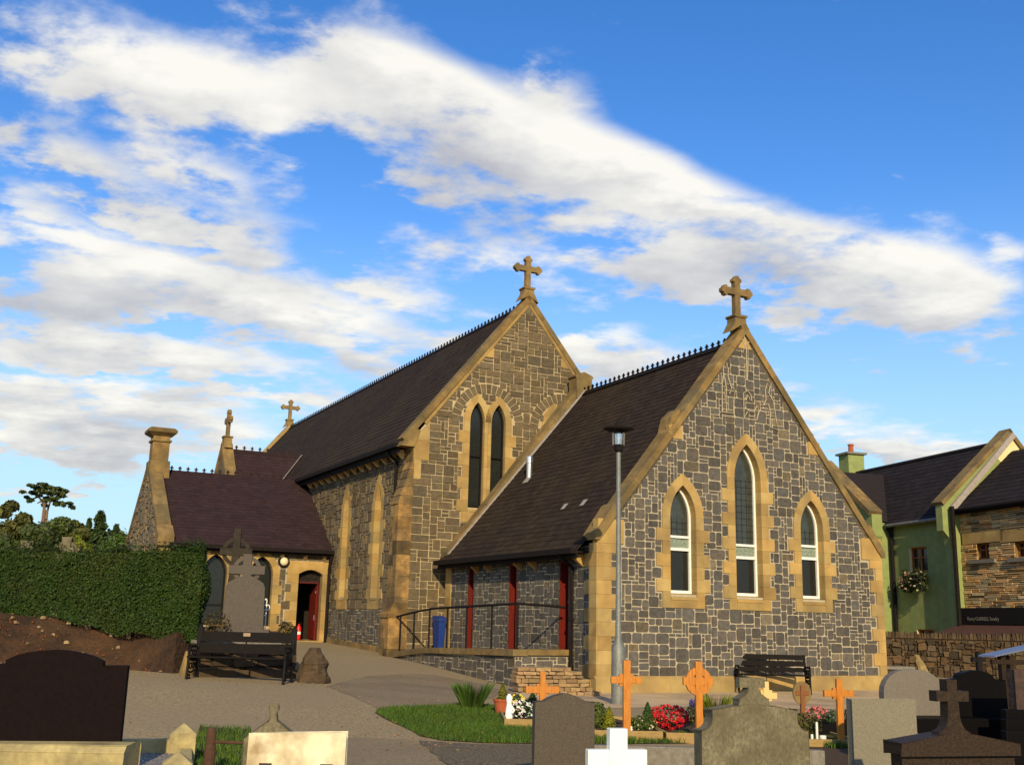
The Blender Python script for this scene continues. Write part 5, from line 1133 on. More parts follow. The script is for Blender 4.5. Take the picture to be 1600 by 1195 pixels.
# white wooden cross
def flat_cross(name, px, ytop, arm_l, arm_r, yarm, Y, wd, th, m, label, zb=None, arm_h=None, cat='cross', rz=GRZ, layers=True, group=None):
    c = atY(px, ytop, Y); base = gz(c.x, Y) if zb is None else zb; s = Y / 1669.0; h = c.z - base; za = atY(px, yarm, Y).z - base; co = math.cos(rz + math.atan2(c.x, Y)); a = (arm_r - arm_l) / 2 * s / co
    r = empty(name, (c.x, c.y, base), rz); tag(r, label, cat, group); hw = wd / 2; ah = (arm_h or wd) / 2
    b = MB(); b.box(-hw, hw, -th / 2 - .004, th / 2, -.05, h); bevel(b.build('upright', m, r), .004)
    b = MB(); b.box(-a, a, -th / 2 + .014, th / 2 + .012, za - ah, za + ah); bevel(b.build('crossbar', m, r), .004)
    if layers: 
        b = MB(); b.box(-hw * 2.0, hw * 2.0, -th / 2 + .026, th / 2 + .02, za - ah * 1.75, za + ah * 1.75); bevel(b.build('backing_block', m, r), .004)
    return r, a, za, h
flat_cross('white_cross', 964, 1137, 923, 1010, 1186, 7.0, .115, .07, M['whitep'], 'thick white painted cross in the foreground', arm_h=.12, layers=False)
grp = None
flat_cross('wooden_cross', 848, 1048, 823, 873, 1077, 16.8, .085, .05, M['pine_wood'], 'short orange varnished cross behind the grey headstone', arm_h=.10)
flat_cross('wooden_cross', 979, 1031, 956, 1002, 1062, 14.9, .10, .05, M['pine_wood'], 'tall orange varnished cross in front of the lamp post', arm_h=.09)
flat_cross('wooden_cross', 1310, 1060, 1289, 1332, 1083, 14.9, .085, .05, M['pine_wood'], 'orange varnished cross beside the pale square topped headstone', arm_h=.085)
r_, a_, za_, h_ = flat_cross('wooden_cross', 1091, 1033, 1069, 1114, 1064, 14.9, .095, .05, M['pine_wood'], 'orange varnished Celtic cross with a pierced ring', arm_h=.10, layers=False)
b = MB()
for q in range(4):
    for i in range(5):
        t0, t1 = R(90 * q + 90 * i / 5), R(90 * q + 90 * (i + 1) / 5); b.solid([(rr * math.cos(t), d, za_ + rr * math.sin(t)) for d in (-.012, .03) for rr, t in ((.10, t0), (.185, t0), (.185, t1), (.10, t1))], [(0, 1, 2, 3), (7, 6, 5, 4), (0, 3, 7, 4), (1, 5, 6, 2)])
b.box(-.10, -.03, .0, .03, za_ - .10, za_ - .035); b.box(.03, .10, .0, .03, za_ - .10, za_ - .035); b.build('ring', M['pine_wood'], r_)
flat_cross('wooden_cross', 1197, 1064, 1183, 1214, 1086, 18.5, .09, .05, M['pine_pale'], 'small pale new pine cross below the right bench', arm_h=.10, rz=R(-20))
r_, a_, za_, h_ = flat_cross('wooden_cross', 1253, 1070, 1243, 1262, 1082, 17.0, .07, .05, mat('old_red_wood', (.26, .10, .03), (.16, .06, .02), 8, .8, stretch=(10, 10, 1)), 'weathered brown Celtic cross with a round board below the right bench end', arm_h=.07, layers=False)
b = MB(); b.prism(arcpts(0, za_, .15, .17, 0, 345, 23), lambda a, d, z: (a, d, z), .0, .025); b.build('round_board', M['sand_old'], r_)
# planter beds
def bed(pxl, pxr, yf, Yf, depth, label, hgt=.13):
    L_ = atY(pxl, yf, Yf); Rr = atY(pxr, yf, Yf); w = (Rr - L_).length; base = gz(L_.x, Yf); r = empty('grave_bed', (L_.x, Yf, base), 0); tag(r, label, 'grave bed')
    r.rotation_euler = (0, 0, R(3)); t = .035
    for (x0, x1, y0, y1) in ((0, w, 0, t), (0, t, t + .002, depth), (w - t, w, t + .002, depth), (0, w, depth + .002, depth + t)): b = MB(); b.box(x0, x1, y0, y1, -.06, hgt); bevel(b.build('board', M['board'], r), .004)
    b = MB(); n = 10; P = [(t + (w - 2 * t) * i / n, t + (depth - t) * j / n, hgt - .05 + random.uniform(-.015, .02)) for j in range(n + 1) for i in range(n + 1)]
    b.v = P; b.f = [(j * (n + 1) + i, j * (n + 1) + i + 1, (j + 1) * (n + 1) + i + 1, (j + 1) * (n + 1) + i) for j in range(n) for i in range(n)]; b.c = [(1, 1, 1)] * len(b.f); b.build('soil', M['soil'], r)
bed(788, 893, 1127, 15.6, 2.0, 'timber edged grave bed with white flowers, partly behind the grey headstone')
bed(929, 1037, 1134, 14.75, 2.2, 'timber edged grave bed at the foot of the tall orange cross')
bed(1041, 1150, 1129, 14.75, 2.2, 'timber edged grave bed with the red flowers')
bed(1236, 1345, 1131, 14.75, 2.0, 'timber edged grave bed at the foot of the rightmost orange cross', .10)
# low concrete kerb and black slab standing in for a shadow
c0 = atY(900, 1163, 12.4); c1 = atY(1105, 1160, 12.4)
b = MB(); b.box(0, (c1 - c0).length + 1.4, 0, .12, -.1, c0.z - gz(c0.x, 12.4)); o = b.build('grave_kerb', M['greyconc'], loc=(c0.x - .1, 12.4, gz(c0.x, 12.4))); bevel(o, .01); tag(o, 'low weathered concrete kerb behind the white cross', 'kerb')
c0 = atY(1010, 1180, 10.9); b = MB(); b.box(-.2, .85, 0, 1.1, -.05, .06); o = b.build('shadow_slab', M['polish'], loc=(c0.x, 11.0, gz(c0.x, 11.2))); bevel(o, .01); tag(o, 'black flat sheet standing in for a shadow right of the white cross', 'painted shadow')  # dark block added to draw the shade on the ground among the graves
c0 = atY(1238, 1165, 11.2); b = MB(); b.prism([(0, 0), (1.0, -.35), (1.0, -.15), (0, .15)], lambda a, d, z: (a, z, d), -.05, .10); o = b.build('grave_kerb', mat('blue_grey_kerb', (.13, .125, .125), (.09, .088, .09), 60, .8), loc=(c0.x, 11.8, gz(c0.x, 11.2))); bevel(o, .01); tag(o, 'bluish grey stone kerb between the lichened headstone and the pale headstone', 'kerb')
c0 = atY(1250, 1190, 9.6); b = MB(); b.box(0, .55, 0, .07, -.05, .16); b.box(0, .55, .08, .9, -.05, .03); o = b.build('grave_kerb', M['greyconc'], loc=(c0.x, 9.7, gz(c0.x, 9.6))); bevel(o, .01); tag(o, 'pale concrete kerb in front of the magenta flowers', 'kerb')

# ------------------------------------------------------------------ left foreground
zt = atY(100, 1160, 9.6).z
stone('headstone', -14, 194, 1015, 9.75, shouldered, .10, M['dimblack'], 'large near black headstone with a segmental raised top, far left foreground', zb=zt, rz=R(9))
def left_set():
    g0 = gz(-4.3, 9.6); L_ = atY(-14, 1160, 9.5); Rr = atY(199, 1160, 9.5); w = Rr.x - L_.x; r = empty('headstone_plinth', (L_.x, 9.4, g0), R(1)); tag(r, 'cream stained concrete plinth under the near black headstone', 'plinth')
    b = MB(); b.prism([(0, -.1), (.45, -.1), (.45, zt - g0 - .02), (.38, zt - g0), (.05, zt - g0), (0, zt - g0 - .05)], lambda a, d, z: (d, a, z), 0, w); bevel(b.build('block', M['yellowconc'], r), .008)
    pc_ = atY(304, 1160, 9.95); r = empty('grave_kerb_set', (pc_.x, 9.95, g0), R(16)); tag(r, 'lichened concrete grave surround with pyramid topped corner posts and stone chippings', 'grave surround')
    xr = 0.0
    b = MB(); b.box(-.62, xr, 0, .10, -.1, .24); b.box(-1.3, xr - .1, 1.75, 1.87, -.1, .30); b.box(xr - .12, xr, .10, 1.75, -.1, .22); bevel(b.build('kerb', M['yellowconc'], r), .01)
    for (x, y, hh) in ((xr - .13, .05, .36), (xr - .10, 1.80, .44)):
        b = MB(); b.box(x - .13, x + .13, y - .12, y + .12, -.1, hh - .08); V = [(x - .13, y - .12, hh - .08), (x + .13, y - .12, hh - .08), (x + .13, y + .12, hh - .08), (x - .13, y + .12, hh - .08), (x, y, hh + .02)]; b.solid(V, [(0, 1, 4), (1, 2, 4), (2, 3, 4), (3, 0, 4)]); bevel(b.build('corner_post', M['yellowconc'], r), .006)
    b = MB(); b.box(-.62, xr - .12, .10, 1.75, -.1, .17); b.build('chippings', M['chips'], r)
left_set()
def rusty_rail():
    p = atY(331, 1136, 10.9); g = gz(p.x, 10.9); r = empty('grave_railing', (p.x, p.y, g)); tag(r, 'short rusty pipe railing with stubby posts left of the white headstone', 'railing'); h = p.z - g
    rust = mat('rusty_iron', (.10, .045, .022), (.05, .028, .016), 18, .9)
    for x in (0, .48):
        b = MB(); b.lathe([(.062, -.1), (.056, h * .62), (.05, h * .66), (.045, h - .02), (.03, h), (0, h)], (x, 0, 0), 12); b.build('post', rust, r)
    b = MB(); b.tube([(0, 0, h - .13), (.48, 0, h - .14)], .016, 8); b.build('rail', rust, r)
rusty_rail()
def knob_stone():
    c = atY(429, 1099, 8.6); g = gz(c.x, 8.6); h = c.z - g; r = empty('headstone', (c.x, c.y, g), R(8)); tag(r, 'weathered brown headstone with a knob finial behind the white headstone', 'headstone'); A = lambda a, d, z: (a, d, z); s = 8.6 / 1669
    half = [(.21, -.1), (.21, h - .25), (.15, h - .205), (.09, h - .16), (.035, h - .12), (.026, h - .08), (.025, h - .065), (.036, h - .045), (.038, h - .025), (.026, h - .005)]
    b = MB(); b.prism(half + [(-x, z) for x, z in half[::-1]], A, -.05, .05); o = b.build('slab', M['lichen'], r); bevel(o, .012, 3)
knob_stone()
def white_stone():
    c = atY(466, 1144, 7.3); g = gz(c.x, 7.3); h = c.z - g; r = empty('headstone', (c.x, c.y, g), R(3)); tag(r, 'cream white painted square headstone with two dark slots in the left foreground', 'headstone'); w = 143 * 7.3 / 1669
    A = lambda a, d, z: (a, d, z)
    b = MB(); b.prism([(-w / 2, -.1), (w / 2 - .01, -.1), (w / 2, h + .004), (-w / 2 + .01, h - .008)], A, -.05, .05); o = b.build('slab', M['limew'], r); bevel(o, .006)
    for x in (-.19, .20): b = MB(); b.box(x - .04, x + .04, -.056, -.048, h - .30, h - .185); b.build('dark_slot', M['soil'], r)
white_stone()

# ------------------------------------------------------------------ memorials behind the left bench
def celtic(cx_, ytop, yc, Y, wsh, wtop, rring, arm, zb, m, label, th=.16, base=True, slab=None):
    c = atY(cx_, ytop, Y); h = c.z - zb; zc = atY(cx_, yc, Y).z - zb; r = empty('celtic_cross', (c.x, c.y, zb), R(10)); tag(r, label, 'memorial cross'); A = lambda a, d, z: (a, d, z)
    k = wtop / 2; kb = wsh / 2
    b = MB(); half = [(kb, .0), (k, zc - k * 1.2), (k + .04, zc - k), (arm - .01, zc - k * 1.0), (arm, zc - k * 1.15), (arm, zc + k * 1.15), (arm - .01, zc + k), (k + .04, zc + k), (k, zc + k * 1.2), (k, h - .01), (k * 1.15, h)]
    b.prism(half + [(-x, z) for x, z in half[::-1]], A, -th / 2, th / 2); bevel(b.build('cross', m, r), .008)
    b = MB()
    for q in range(4):
        for i in range(6):
            t0, t1 = R(90 * q + 15 * i), R(90 * q + 15 * (i + 1)); b.solid([(rr * math.cos(t), d, zc + rr * math.sin(t)) for d in (-th * .3, th * .3) for rr, t in ((rring * .72, t0), (rring, t0), (rring, t1), (rring * .72, t1))], [(0, 1, 2, 3), (7, 6, 5, 4), (0, 3, 7, 4), (1, 5, 6, 2)])
    b.build('ring', m, r)
    if slab:
        w0, hs, wb = slab
        b = MB(); half = [(w0 / 2, .12), (w0 / 2 - .02, hs - .14), (w0 / 2 - .06, hs - .05), (w0 / 2 - .14, hs), (.10, hs + .07)]; b.prism(half + [(-x, z) for x, z in half[::-1]], A, -th * .7, th * .7); bevel(b.build('inscribed_slab', m, r), .008)
        b = MB(); b.box(-wb / 2, wb / 2, -.25, .25, -.15, .20); bevel(b.build('base', m, r), .01)
    elif base: b = MB(); b.box(-wsh, wsh, -.3, .3, -.1, .25); bevel(b.build('base', m, r), .01)
zpl = -.46
mm1 = mat('dark_memorial_granite', (.11, .088, .066), (.055, .044, .033), 50, .75); mm2 = mat('mossy_memorial_stone', (.045, .034, .02), (.02, .016, .011), 8, .9, .006, 20)
celtic(372, 826, 862, 23.2, .42, .15, .30, .33, -.46, mm2, 'dark mossy ringed Celtic cross rising behind the grey slab memorial')
celtic(388, 866, 890, 21.8, .24, .17, .28, .35, zpl, mm1, 'grey granite slab memorial with a ringed cross head behind the left bench', slab=(.80, 1.16, 1.05))
def white_iron():
    c = atY(380, 958, 24.0); r = empty('ornamental_ironwork', (c.x, c.y, -.5)); tag(r, 'white painted ornamental ironwork glimpsed either side of the grey slab memorial', 'ironwork'); h = atY(410, 936, 24).z + .5
    b = MB()
    for z in (.2, h * .6, h): b.tube([(-.36, 0, z), (.50, 0, z)], .02, 6)
    for i in range(14):
        x = -.35 + i * .85 / 13; b.tube([(x, 0, 0), (x, 0, h)], .011, 5)
        b.tube([(x + .035 + .035 * math.cos(t), 0, h * .8 + .06 * math.sin(t)) for t in [k * math.pi / 4 for k in range(9)]], .011, 5)
    b.build('panel', M['white'], r)
white_iron()
def urn_plants():
    for px, py, Y, w_, lb in ((446, 996, 21.5, .16, 'small dark shrub beside the memorial base behind the right end of the left bench'), (340, 975, 21.0, .28, 'brown leafed plant between the hedge and the grey slab memorial')):
        p = atY(px, py, Y); b = MB(); clump(b, (0, 0, .16), (w_, w_, w_ * 1.4), 500, .03, (.9, .5, .35), .5); o = b.build('shrub', M['leaf'], loc=(p.x, p.y, -.46)); tag(o, lb, 'shrub')
urn_plants()
# stones behind the hedge
for px, yt, w_, lb in ((107, 840, .42, 'ringed stone cross head just showing above the hedge'), (42, 846, .36, 'dim stone cross head above the hedge, nearer the left edge')):
    c = atY(px, yt, 33); h = c.z + .3; r = empty('celtic_cross', (c.x, c.y, -.3)); tag(r, lb, 'memorial cross'); zc = h - .42; k = .11; A = lambda a, d, z: (a, d, z)
    b = MB(); half = [(.2, 0), (.12, zc - .15), (w_, zc - k), (w_, zc + k), (.12, zc + .15), (.13, h)]; b.prism(half + [(-x, z) for x, z in half[::-1]], A, -.1, .1); bevel(b.build('cross', M['lichen'], r), .02)
    b = MB()
    for q in range(24):
        t0, t1 = R(15 * q), R(15 * q + 15); b.solid([(rr * math.cos(t), d, zc + rr * math.sin(t)) for d in (-.06, .06) for rr, t in ((.22, t0), (.33, t0), (.33, t1), (.22, t1))], [(0, 1, 2, 3), (7, 6, 5, 4), (0, 3, 7, 4), (1, 5, 6, 2)])
    b.build('ring', M['lichen'], r)
c = atY(151, 838, 60); r = empty('street_lamp', (c.x, c.y, -.5)); tag(r, 'thin distant street lamp with a short arm left of the porch gable', 'street lamp'); h = c.z + .5
b = MB(); b.tube([(0, 0, 0), (.05, 0, h * .5), (.12, 0, h), (.2, 0, h + .03)], .06, 6); b.tube([(.12, 0, h), (.5, 0, h + .05)], .04, 6); b.build('pole', M['steel'], r); b = MB(); b.box(.35, .62, -.08, .08, h + .02, h + .10); b.build('lamp_head', M['steel'], r)

# ------------------------------------------------------------------ trees
def tz(px, py, Y): p = atY(px, py, Y); return p
def blobtree(name, Y, pts, s, n, base, label, trunk=.3, **k):
    """pts: (px, py, radius_px_x, radius_px_z)"""
    x0 = tz(pts[0][0], pts[0][1], Y); g = -.6; cr = []
    for (px, py, rx, rz2) in pts: p = tz(px, py, Y); cr.append((p.x - x0.x, random.uniform(-.5, .5), p.z - g, rx * Y / 1669 * 1.12, rz2 * Y / 1669 * 1.12))
    return tree(name, x0.x, Y, g, max(c[2] for c in cr), cr, s * .85, int(n * 1.7), base, label, trunk=trunk, **k)
blobtree('broadleaf_tree', 62, [(15, 808, 26, 26), (40, 825, 22, 22), (-25, 810, 30, 26), (10, 840, 35, 18)], .22, 5200, (.95, .80, .75), 'tall loose tree at the left edge of the skyline', trunk=.35)
blobtree('broadleaf_tree', 55, [(75, 828, 30, 26), (50, 845, 26, 22), (92, 850, 22, 20), (25, 855, 24, 16)], .19, 6200, (.62, .72, .7), 'broad dark rounded tree below the umbrella pine', trunk=.35)
blobtree('broadleaf_tree', 70, [(112, 822, 12, 14), (128, 836, 16, 16), (100, 836, 12, 14)], .2, 3200, (1.05, .95, .8), 'olive toned tree between the dark rounded tree and the conifer', trunk=.3)
blobtree('broadleaf_tree', 50, [(122, 846, 10, 9), (131, 858, 12, 10)], .14, 1400, (1.9, 1.9, .9), 'small bright yellow green tree above the hedge', trunk=.15)
blobtree('broadleaf_tree', 48, [(178, 850, 17, 20), (165, 862, 18, 14), (192, 862, 14, 14)], .14, 3400, (.85, 1.25, .8), 'mid green rounded tree beside the porch gable', trunk=.2)
def conifer(px, ytop, Y, hw, lb, name='conifer_tree', n=2600, base=(.5, .68, .75)):
    p = tz(px, ytop, Y); g = -.6; h = p.z - g; r = empty(name, (p.x, p.y, g)); tag(r, lb, 'tree', 'trees on the skyline behind the hedge'); b = MB(); b.tube([(0, 0, -.3), (0, 0, h * .95)], .22, 7, r1=.03); b.build('trunk', M['bark'], r)
    b = MB(); W_ = hw * Y / 1669
    for i in range(26):
        t = i / 25; z = h * (.3 + .7 * t); rr = W_ * (1 - t) ** .75 + .1
        for j in range(7):
            a = random.uniform(0, 6.28); k = rr * random.uniform(.5, 1.05); clump(b, (math.cos(a) * k * .7, math.sin(a) * k * .7, z - k * .12), (k * .42, k * .42, k * .18 + .1), n // 182, .17, base, .35)
    b.build('crown', M['leaf'], r)
conifer(158, 802, 58, 30, 'dark jagged conifer right of the yellow green tree')
conifer(182, 822, 66, 16, 'small dark conifer tip next to the porch gable', n=1500)
conifer(140, 812, 75, 13, 'thin far conifer tip among the trees', n=1200)
def umbrella_pine():
    Y = 105; g = -.6; p = tz(77, 800, Y); r = empty('umbrella_pine', (p.x, Y, g)); tag(r, 'flat topped umbrella pine standing alone against the sky', 'tree'); s = Y / 1669
    q = lambda px, py: Vector((tz(px, py, Y).x - p.x, 0, tz(px, py, Y).z - g))
    b = MB()
    for x0, path in ((69, [(69, 800), (67, 785), (60, 772), (56, 766)]), (72, [(72, 800), (73, 785), (77, 773), (80, 766)]), (77, [(77, 800), (80, 786), (90, 776), (96, 770)]), (69, [(68, 790), (74, 778), (70, 768)])):
        b.tube([Vector((q(x0, 800).x, 0, 0))] + [q(*t) + Vector((0, random.uniform(-.6, .6), 0)) for t in path], .15, 7, r1=.06, col=(1, 1, 1))
    for t0, t1 in (((62, 775), (46, 781)), ((66, 782), (58, 786)), ((86, 781), (103, 790)), ((77, 773), (78, 764))): b.tube([q(*t0), q(*t1)], .11, 5, r1=.05)
    b.build('trunk', mat('pale_pine_bark', (.22, .14, .09), (.14, .09, .06), 3, .95), r)
    b = MB()
    for (px, py, rx, rz2) in ((62, 763, 12, 4), (76, 760, 14, 4.5), (90, 764, 13, 4.5), (52, 771, 8, 3), (98, 772, 8, 3.5), (47, 779, 6, 3), (70, 769, 12, 4), (86, 772, 12, 4), (95, 782, 10, 4), (103, 790, 6, 3), (60, 786, 7, 2.5), (83, 784, 12, 3.5), (73, 778, 9, 3.5), (98, 787, 7, 2.5)):
        for k in range(4):
            c = q(px + random.uniform(-4, 4), py + random.uniform(-1.5, 1.5)); clump(b, (c.x, random.uniform(-2, 2), c.z), (rx * s * .55, rx * s * .6, rz2 * s * .5), 80, .20, (.8, .85, .85), .4, .9)
    b.build('crown', M['leaf'], r)
umbrella_pine()
# the wood behind, reading as one mass
b = MB()
for i in range(70):
    px = random.uniform(-160, 200); Y = random.uniform(80, 95); yy = 850 + random.uniform(-4, 12) - (12 if px < 90 else 0); p = tz(px, yy, Y); clump(b, (p.x, p.y, p.z), (2.2, 2.2, 1.4), 130, .3, (.55, .62, .6), .3); clump(b, (p.x, p.y, p.z - 2.4), (2.2, 2.2, 1.8), 90, .3, (.5, .55, .5), .3)
tag(b.build('far_wood', M['leaf']), 'far mass of woodland behind the separate trees', 'woodland', kind='stuff')

# ------------------------------------------------------------------ plants and flowers on the beds
GL = M['leaf']
def plant(name, px, py, Y, build, label, cat, dz=0.07):
    p = atY(px, py, Y); g = gz(p.x, Y) + dz; b_l = MB(); b_p = MB(); build(b_l, b_p); r = empty(name, (p.x, Y, g)); tag(r, label, cat)
    if b_l.f: b_l.build('foliage', GL, r)
    if b_p.f: b_p.build('blooms', M['petal'], r)
    return r
def bloom(b, p, s, col):
    n = rv(); n.y = -abs(n.y); n.z = abs(n.z)
    for k in range(5): leaf(b, Vector(p) + rv() * s * .4, n + rv() * .5, s * .6, tuple(c * random.uniform(.75, 1.15) for c in col))
def bush(rx, rz2, n, col, fl=None, nf=0, fs=.03, s=.022):
    def f(bl, bp):
        clump(bl, (0, 0, rz2), (rx, rx * .8, rz2), n, s, col, .4)
        for _ in range(nf): d = rv(); bloom(bp, (d.x * rx * 1.02, -abs(d.y) * rx * .85, rz2 + d.z * rz2 * .95), fs, fl)
    return f
def spire(w_, h, n, col, s=.018):
    def f(bl, bp):
        for _ in range(n): t = random.random() ** .8; a = random.uniform(0, 6.28); q = w_ * (1 - t) ** .8 * random.uniform(.5, 1.05); leaf(bl, Vector((q * math.cos(a), q * math.sin(a), t * h)), Vector((math.cos(a), math.sin(a), 1.2)) + rv() * .5, s * random.uniform(.7, 1.3), tuple(c * random.uniform(.65, 1.3) for c in col))
    return f
def tuft(r_, h, n, col):
    def f(bl, bp):
        for _ in range(n):
            a = random.uniform(0, 6.28); l_ = random.uniform(.1, .6); hh = h * random.uniform(.5, 1.1); x, y = r_ * .4 * math.cos(a), r_ * .4 * math.sin(a); t = random.uniform(.6, 1.3); w_ = .007
            bl.solid([(x - w_, y, 0), (x + w_, y, 0), (x + math.cos(a) * hh * l_ * .4 + w_, y + math.sin(a) * hh * l_ * .4, hh * .6), (x + math.cos(a) * hh * l_, y + math.sin(a) * hh * l_, hh)], [(0, 1, 2), (0, 2, 3)], tuple(c * t for c in col))
    return f
plant('grass_clump', 737, 1108, 17.6, tuft(.30, .42, 700, (.7, 1.1, .7)), 'tall clump of coarse grass at the back of the lawn', 'grass clump', 0)
r_ = plant('potted_conifer', 785, 1100, 17.2, spire(.10, .26, 900, (1.7, 1.4, .5)), 'small golden conifer in a terracotta pot', 'potted plant', .22)
b = MB(); b.lathe([(.0, -.22), (.10, -.22), (.135, 0), (.15, 0), (.15, .03), (.12, .03), (.11, -.02), (0, -.02)], n=16); b.build('pot', M['terracotta'], r_, smooth=False)
plant('shrub', 832, 1106, 17.3, spire(.17, .36, 1100, (.55, .85, .7)), 'dark green upright shrub left of the short orange cross', 'shrub', .02)
plant('flower_arrangement', 818, 1125, 16.3, bush(.20, .13, 500, (.25, .35, .3), (.95, .95, .85), 55, .035), 'round arrangement of white and yellow flowers on the left bed', 'flowers')
plant('flower_arrangement', 806, 1112, 16.5, bush(.13, .10, 250, (.4, .5, .3), (1.0, .85, .12), 40, .026), 'yellow flowers above the white arrangement on the left bed', 'flowers', .2)
def figurine():
    p = atY(795, 1122, 16.1); r = MB(); r.lathe([(0, 0), (.05, 0), (.06, .05), (.05, .16), (.035, .24), (.045, .29), (.045, .33), (.02, .37), (0, .375)], n=12); r.tube([(.02, -.02, .22), (.07, -.04, .15), (.05, -.05, .1)], .02, 6); o = r.build('angel_figurine', M['whitep'], smooth=True, loc=(p.x, 16.1, gz(p.x, 16.1) + .05)); tag(o, 'small white praying figurine left of the white flowers', 'figurine')
figurine()
plant('shrub', 934, 1126, 15.6, bush(.13, .17, 900, (.85, 1.0, .5)), 'leafy green shrub between the grey headstone and the lamp post', 'shrub')
plant('dwarf_conifer', 952, 1126, 15.4, spire(.12, .30, 1200, (2.6, 2.1, .35)), 'bright yellow dwarf conifer next to the lamp post', 'conifer')
plant('dwarf_conifer', 1012, 1126, 15.6, spire(.14, .36, 1300, (.5, .95, .8)), 'small blue green conifer left of the red flowers', 'conifer')
plant('flowering_plant', 1004, 1130, 15.2, bush(.20, .11, 700, (.9, 1.0, .6), (.95, .85, .5), 14, .018), 'low green plant with tiny cream flowers below the blue green conifer', 'flowers')
plant('flowering_plant', 1044, 1126, 15.7, bush(.27, .17, 700, (.5, .35, .25), (.62, .012, .02), 170, .036), 'mass of deep red flowers left of the Celtic wooden cross', 'flowers')
plant('flowering_plant', 1082, 1098, 16.6, bush(.05, .05, 50, (.5, .6, .5), (.10, .08, .45), 14, .025), 'small blue flowers beside the Celtic wooden cross', 'flowers', .32)
plant('shrub', 1080, 1124, 16.4, bush(.10, .14, 300, (.35, .3, .3)), 'dark purple leaved plant against the Celtic wooden cross', 'shrub')
plant('shrub', 1116, 1118, 16.6, tuft(.22, .45, 320, (2.0, 1.9, .6)), 'feathery yellow green shrub right of the Celtic wooden cross', 'shrub')
plant('flowering_plant', 1126, 1116, 16.8, bush(.14, .12, 300, (.9, .9, .5), (.85, .20, .18), 30, .03), 'coral pink flowers behind the lichened headstone', 'flowers')
plant('flowering_plant', 1214, 1116, 16.2, bush(.17, .12, 500, (.8, .9, .5), (.80, .25, .28), 40, .028), 'pale pink flowers right of the pale pine cross', 'flowers')
plant('heather', 1245, 1132, 15.3, bush(.34, .16, 1600, (.75, .6, .35)), 'bushy brownish heather on the right bed', 'shrub')
plant('flowering_plant', 1276, 1112, 16.4, bush(.16, .13, 300, (.7, .9, .5), (.90, .22, .22), 70, .03), 'rounded pink flower head left of the rightmost orange cross', 'flowers', .15)
plant('flowering_plant', 1303, 1116, 16.2, bush(.14, .15, 600, (.45, .75, .8), (.3, .25, .5), 10, .02), 'blue green plant behind the rightmost orange cross', 'flowers')
plant('shrub', 1332, 1112, 16.4, bush(.16, .17, 500, (.3, .35, .5)), 'dark bluish shrub between the rightmost orange cross and the pale headstone', 'shrub')
plant('flowering_plant', 1268, 1180, 10.6, bush(.16, .10, 400, (.5, .5, .3), (.55, .05, .30), 55, .025), 'magenta flowers right of the lichened headstone', 'flowers', .02)
plant('flowering_plant', 1322, 1190, 10.2, bush(.10, .08, 200, (.4, .5, .3), (.30, .03, .25), 30, .022), 'dark purple flowers at the foot of the pale square topped headstone', 'flowers', .02)
plant('flowering_plant', 1295, 1192, 10.0, bush(.14, .05, 400, (1.3, 1.1, .5)), 'low olive green mat between the magenta and purple flowers', 'ground plant', .02)
for px, py, Y, r0, h, mm_, lb, ct in ((1276, 1131, 15.0, .017, .22, 'white', 'thin white marker post on the right bed', 'marker'), (1285, 1131, 15.0, .045, .05, 'white', 'small white pot on the right bed beside the marker post', 'pot'), (1268, 1131, 15.0, .018, .06, 'white', 'tiny white ornament left of the marker post', 'ornament'), (1344, 1130, 15.0, .05, .13, 'signred', 'red grave candle left of the pale square topped headstone', 'candle'), (986, 1133, 14.9, .018, .10, 'white', 'tiny white ornament at the foot of the tall orange cross', 'ornament')):
    p = atY(px, py, Y); b = MB(); b.lathe([(0, 0), (r0, 0), (r0, h * .8), (r0 * .8, h), (0, h)], n=12); o = b.build('grave_' + ct, M[mm_], loc=(p.x, Y, gz(p.x, Y) + .08)); tag(o, lb, ct)
p = atY(1300, 1120, 15.9); b = MB(); b.box(-.22, .55, -.02, .02, 0, .16); b.box(-.22, .55, .3, .34, 0, .18); b.box(-.22, -.18, .02, .3, 0, .16); o = b.build('grave_edging', M['polish'], loc=(p.x, 15.9, gz(p.x, 15.9) + .06)); tag(o, 'polished black edging on the right bed behind the orange cross', 'edging')

# ------------------------------------------------------------------ right hand background
HRZ = R(16.0); HQ = atY(1508, 985, 42.0); HQ.z = 0
hx = Vector((math.cos(HRZ), math.sin(HRZ), 0)); hy = Vector((-math.sin(HRZ), math.cos(HRZ), 0))
def hl(px, py, d=0.0):
    p = hit(px, py, HQ + hx * d, hx); q = p - HQ; return q.dot(hy), q.z
HG = -1.7
def side_l(d0): return lambda s, d, z: (d0 + d, s, z)
def window_small(par, s0, s1, z0, z1, d0, label=None, box=False):
    r = link('window', None, par); 
    if label: r['label'] = label
    b = MB(); b.box(d0 + .20, d0 + .22, s0, s1, z0, z1); b.build('glass', M['glass'], r)
    b = MB(); t = .07
    for (a0, a1, c0_, c1_) in ((s0, s0 + t, z0, z1), (s1 - t, s1, z0, z1), (s0, s1, z0, z0 + t), (s0, s1, z1 - t, z1), ((s0 + s1) / 2 - .03, (s0 + s1) / 2 + .03, z0, z1), (s0, s1, z0 + (z1 - z0) * .55, z0 + (z1 - z0) * .55 + .05)): b.box(d0 + .13, d0 + .21, a0, a1, c0_, c1_)
    b.build('frame', M['orange_stone'], r)
    return r
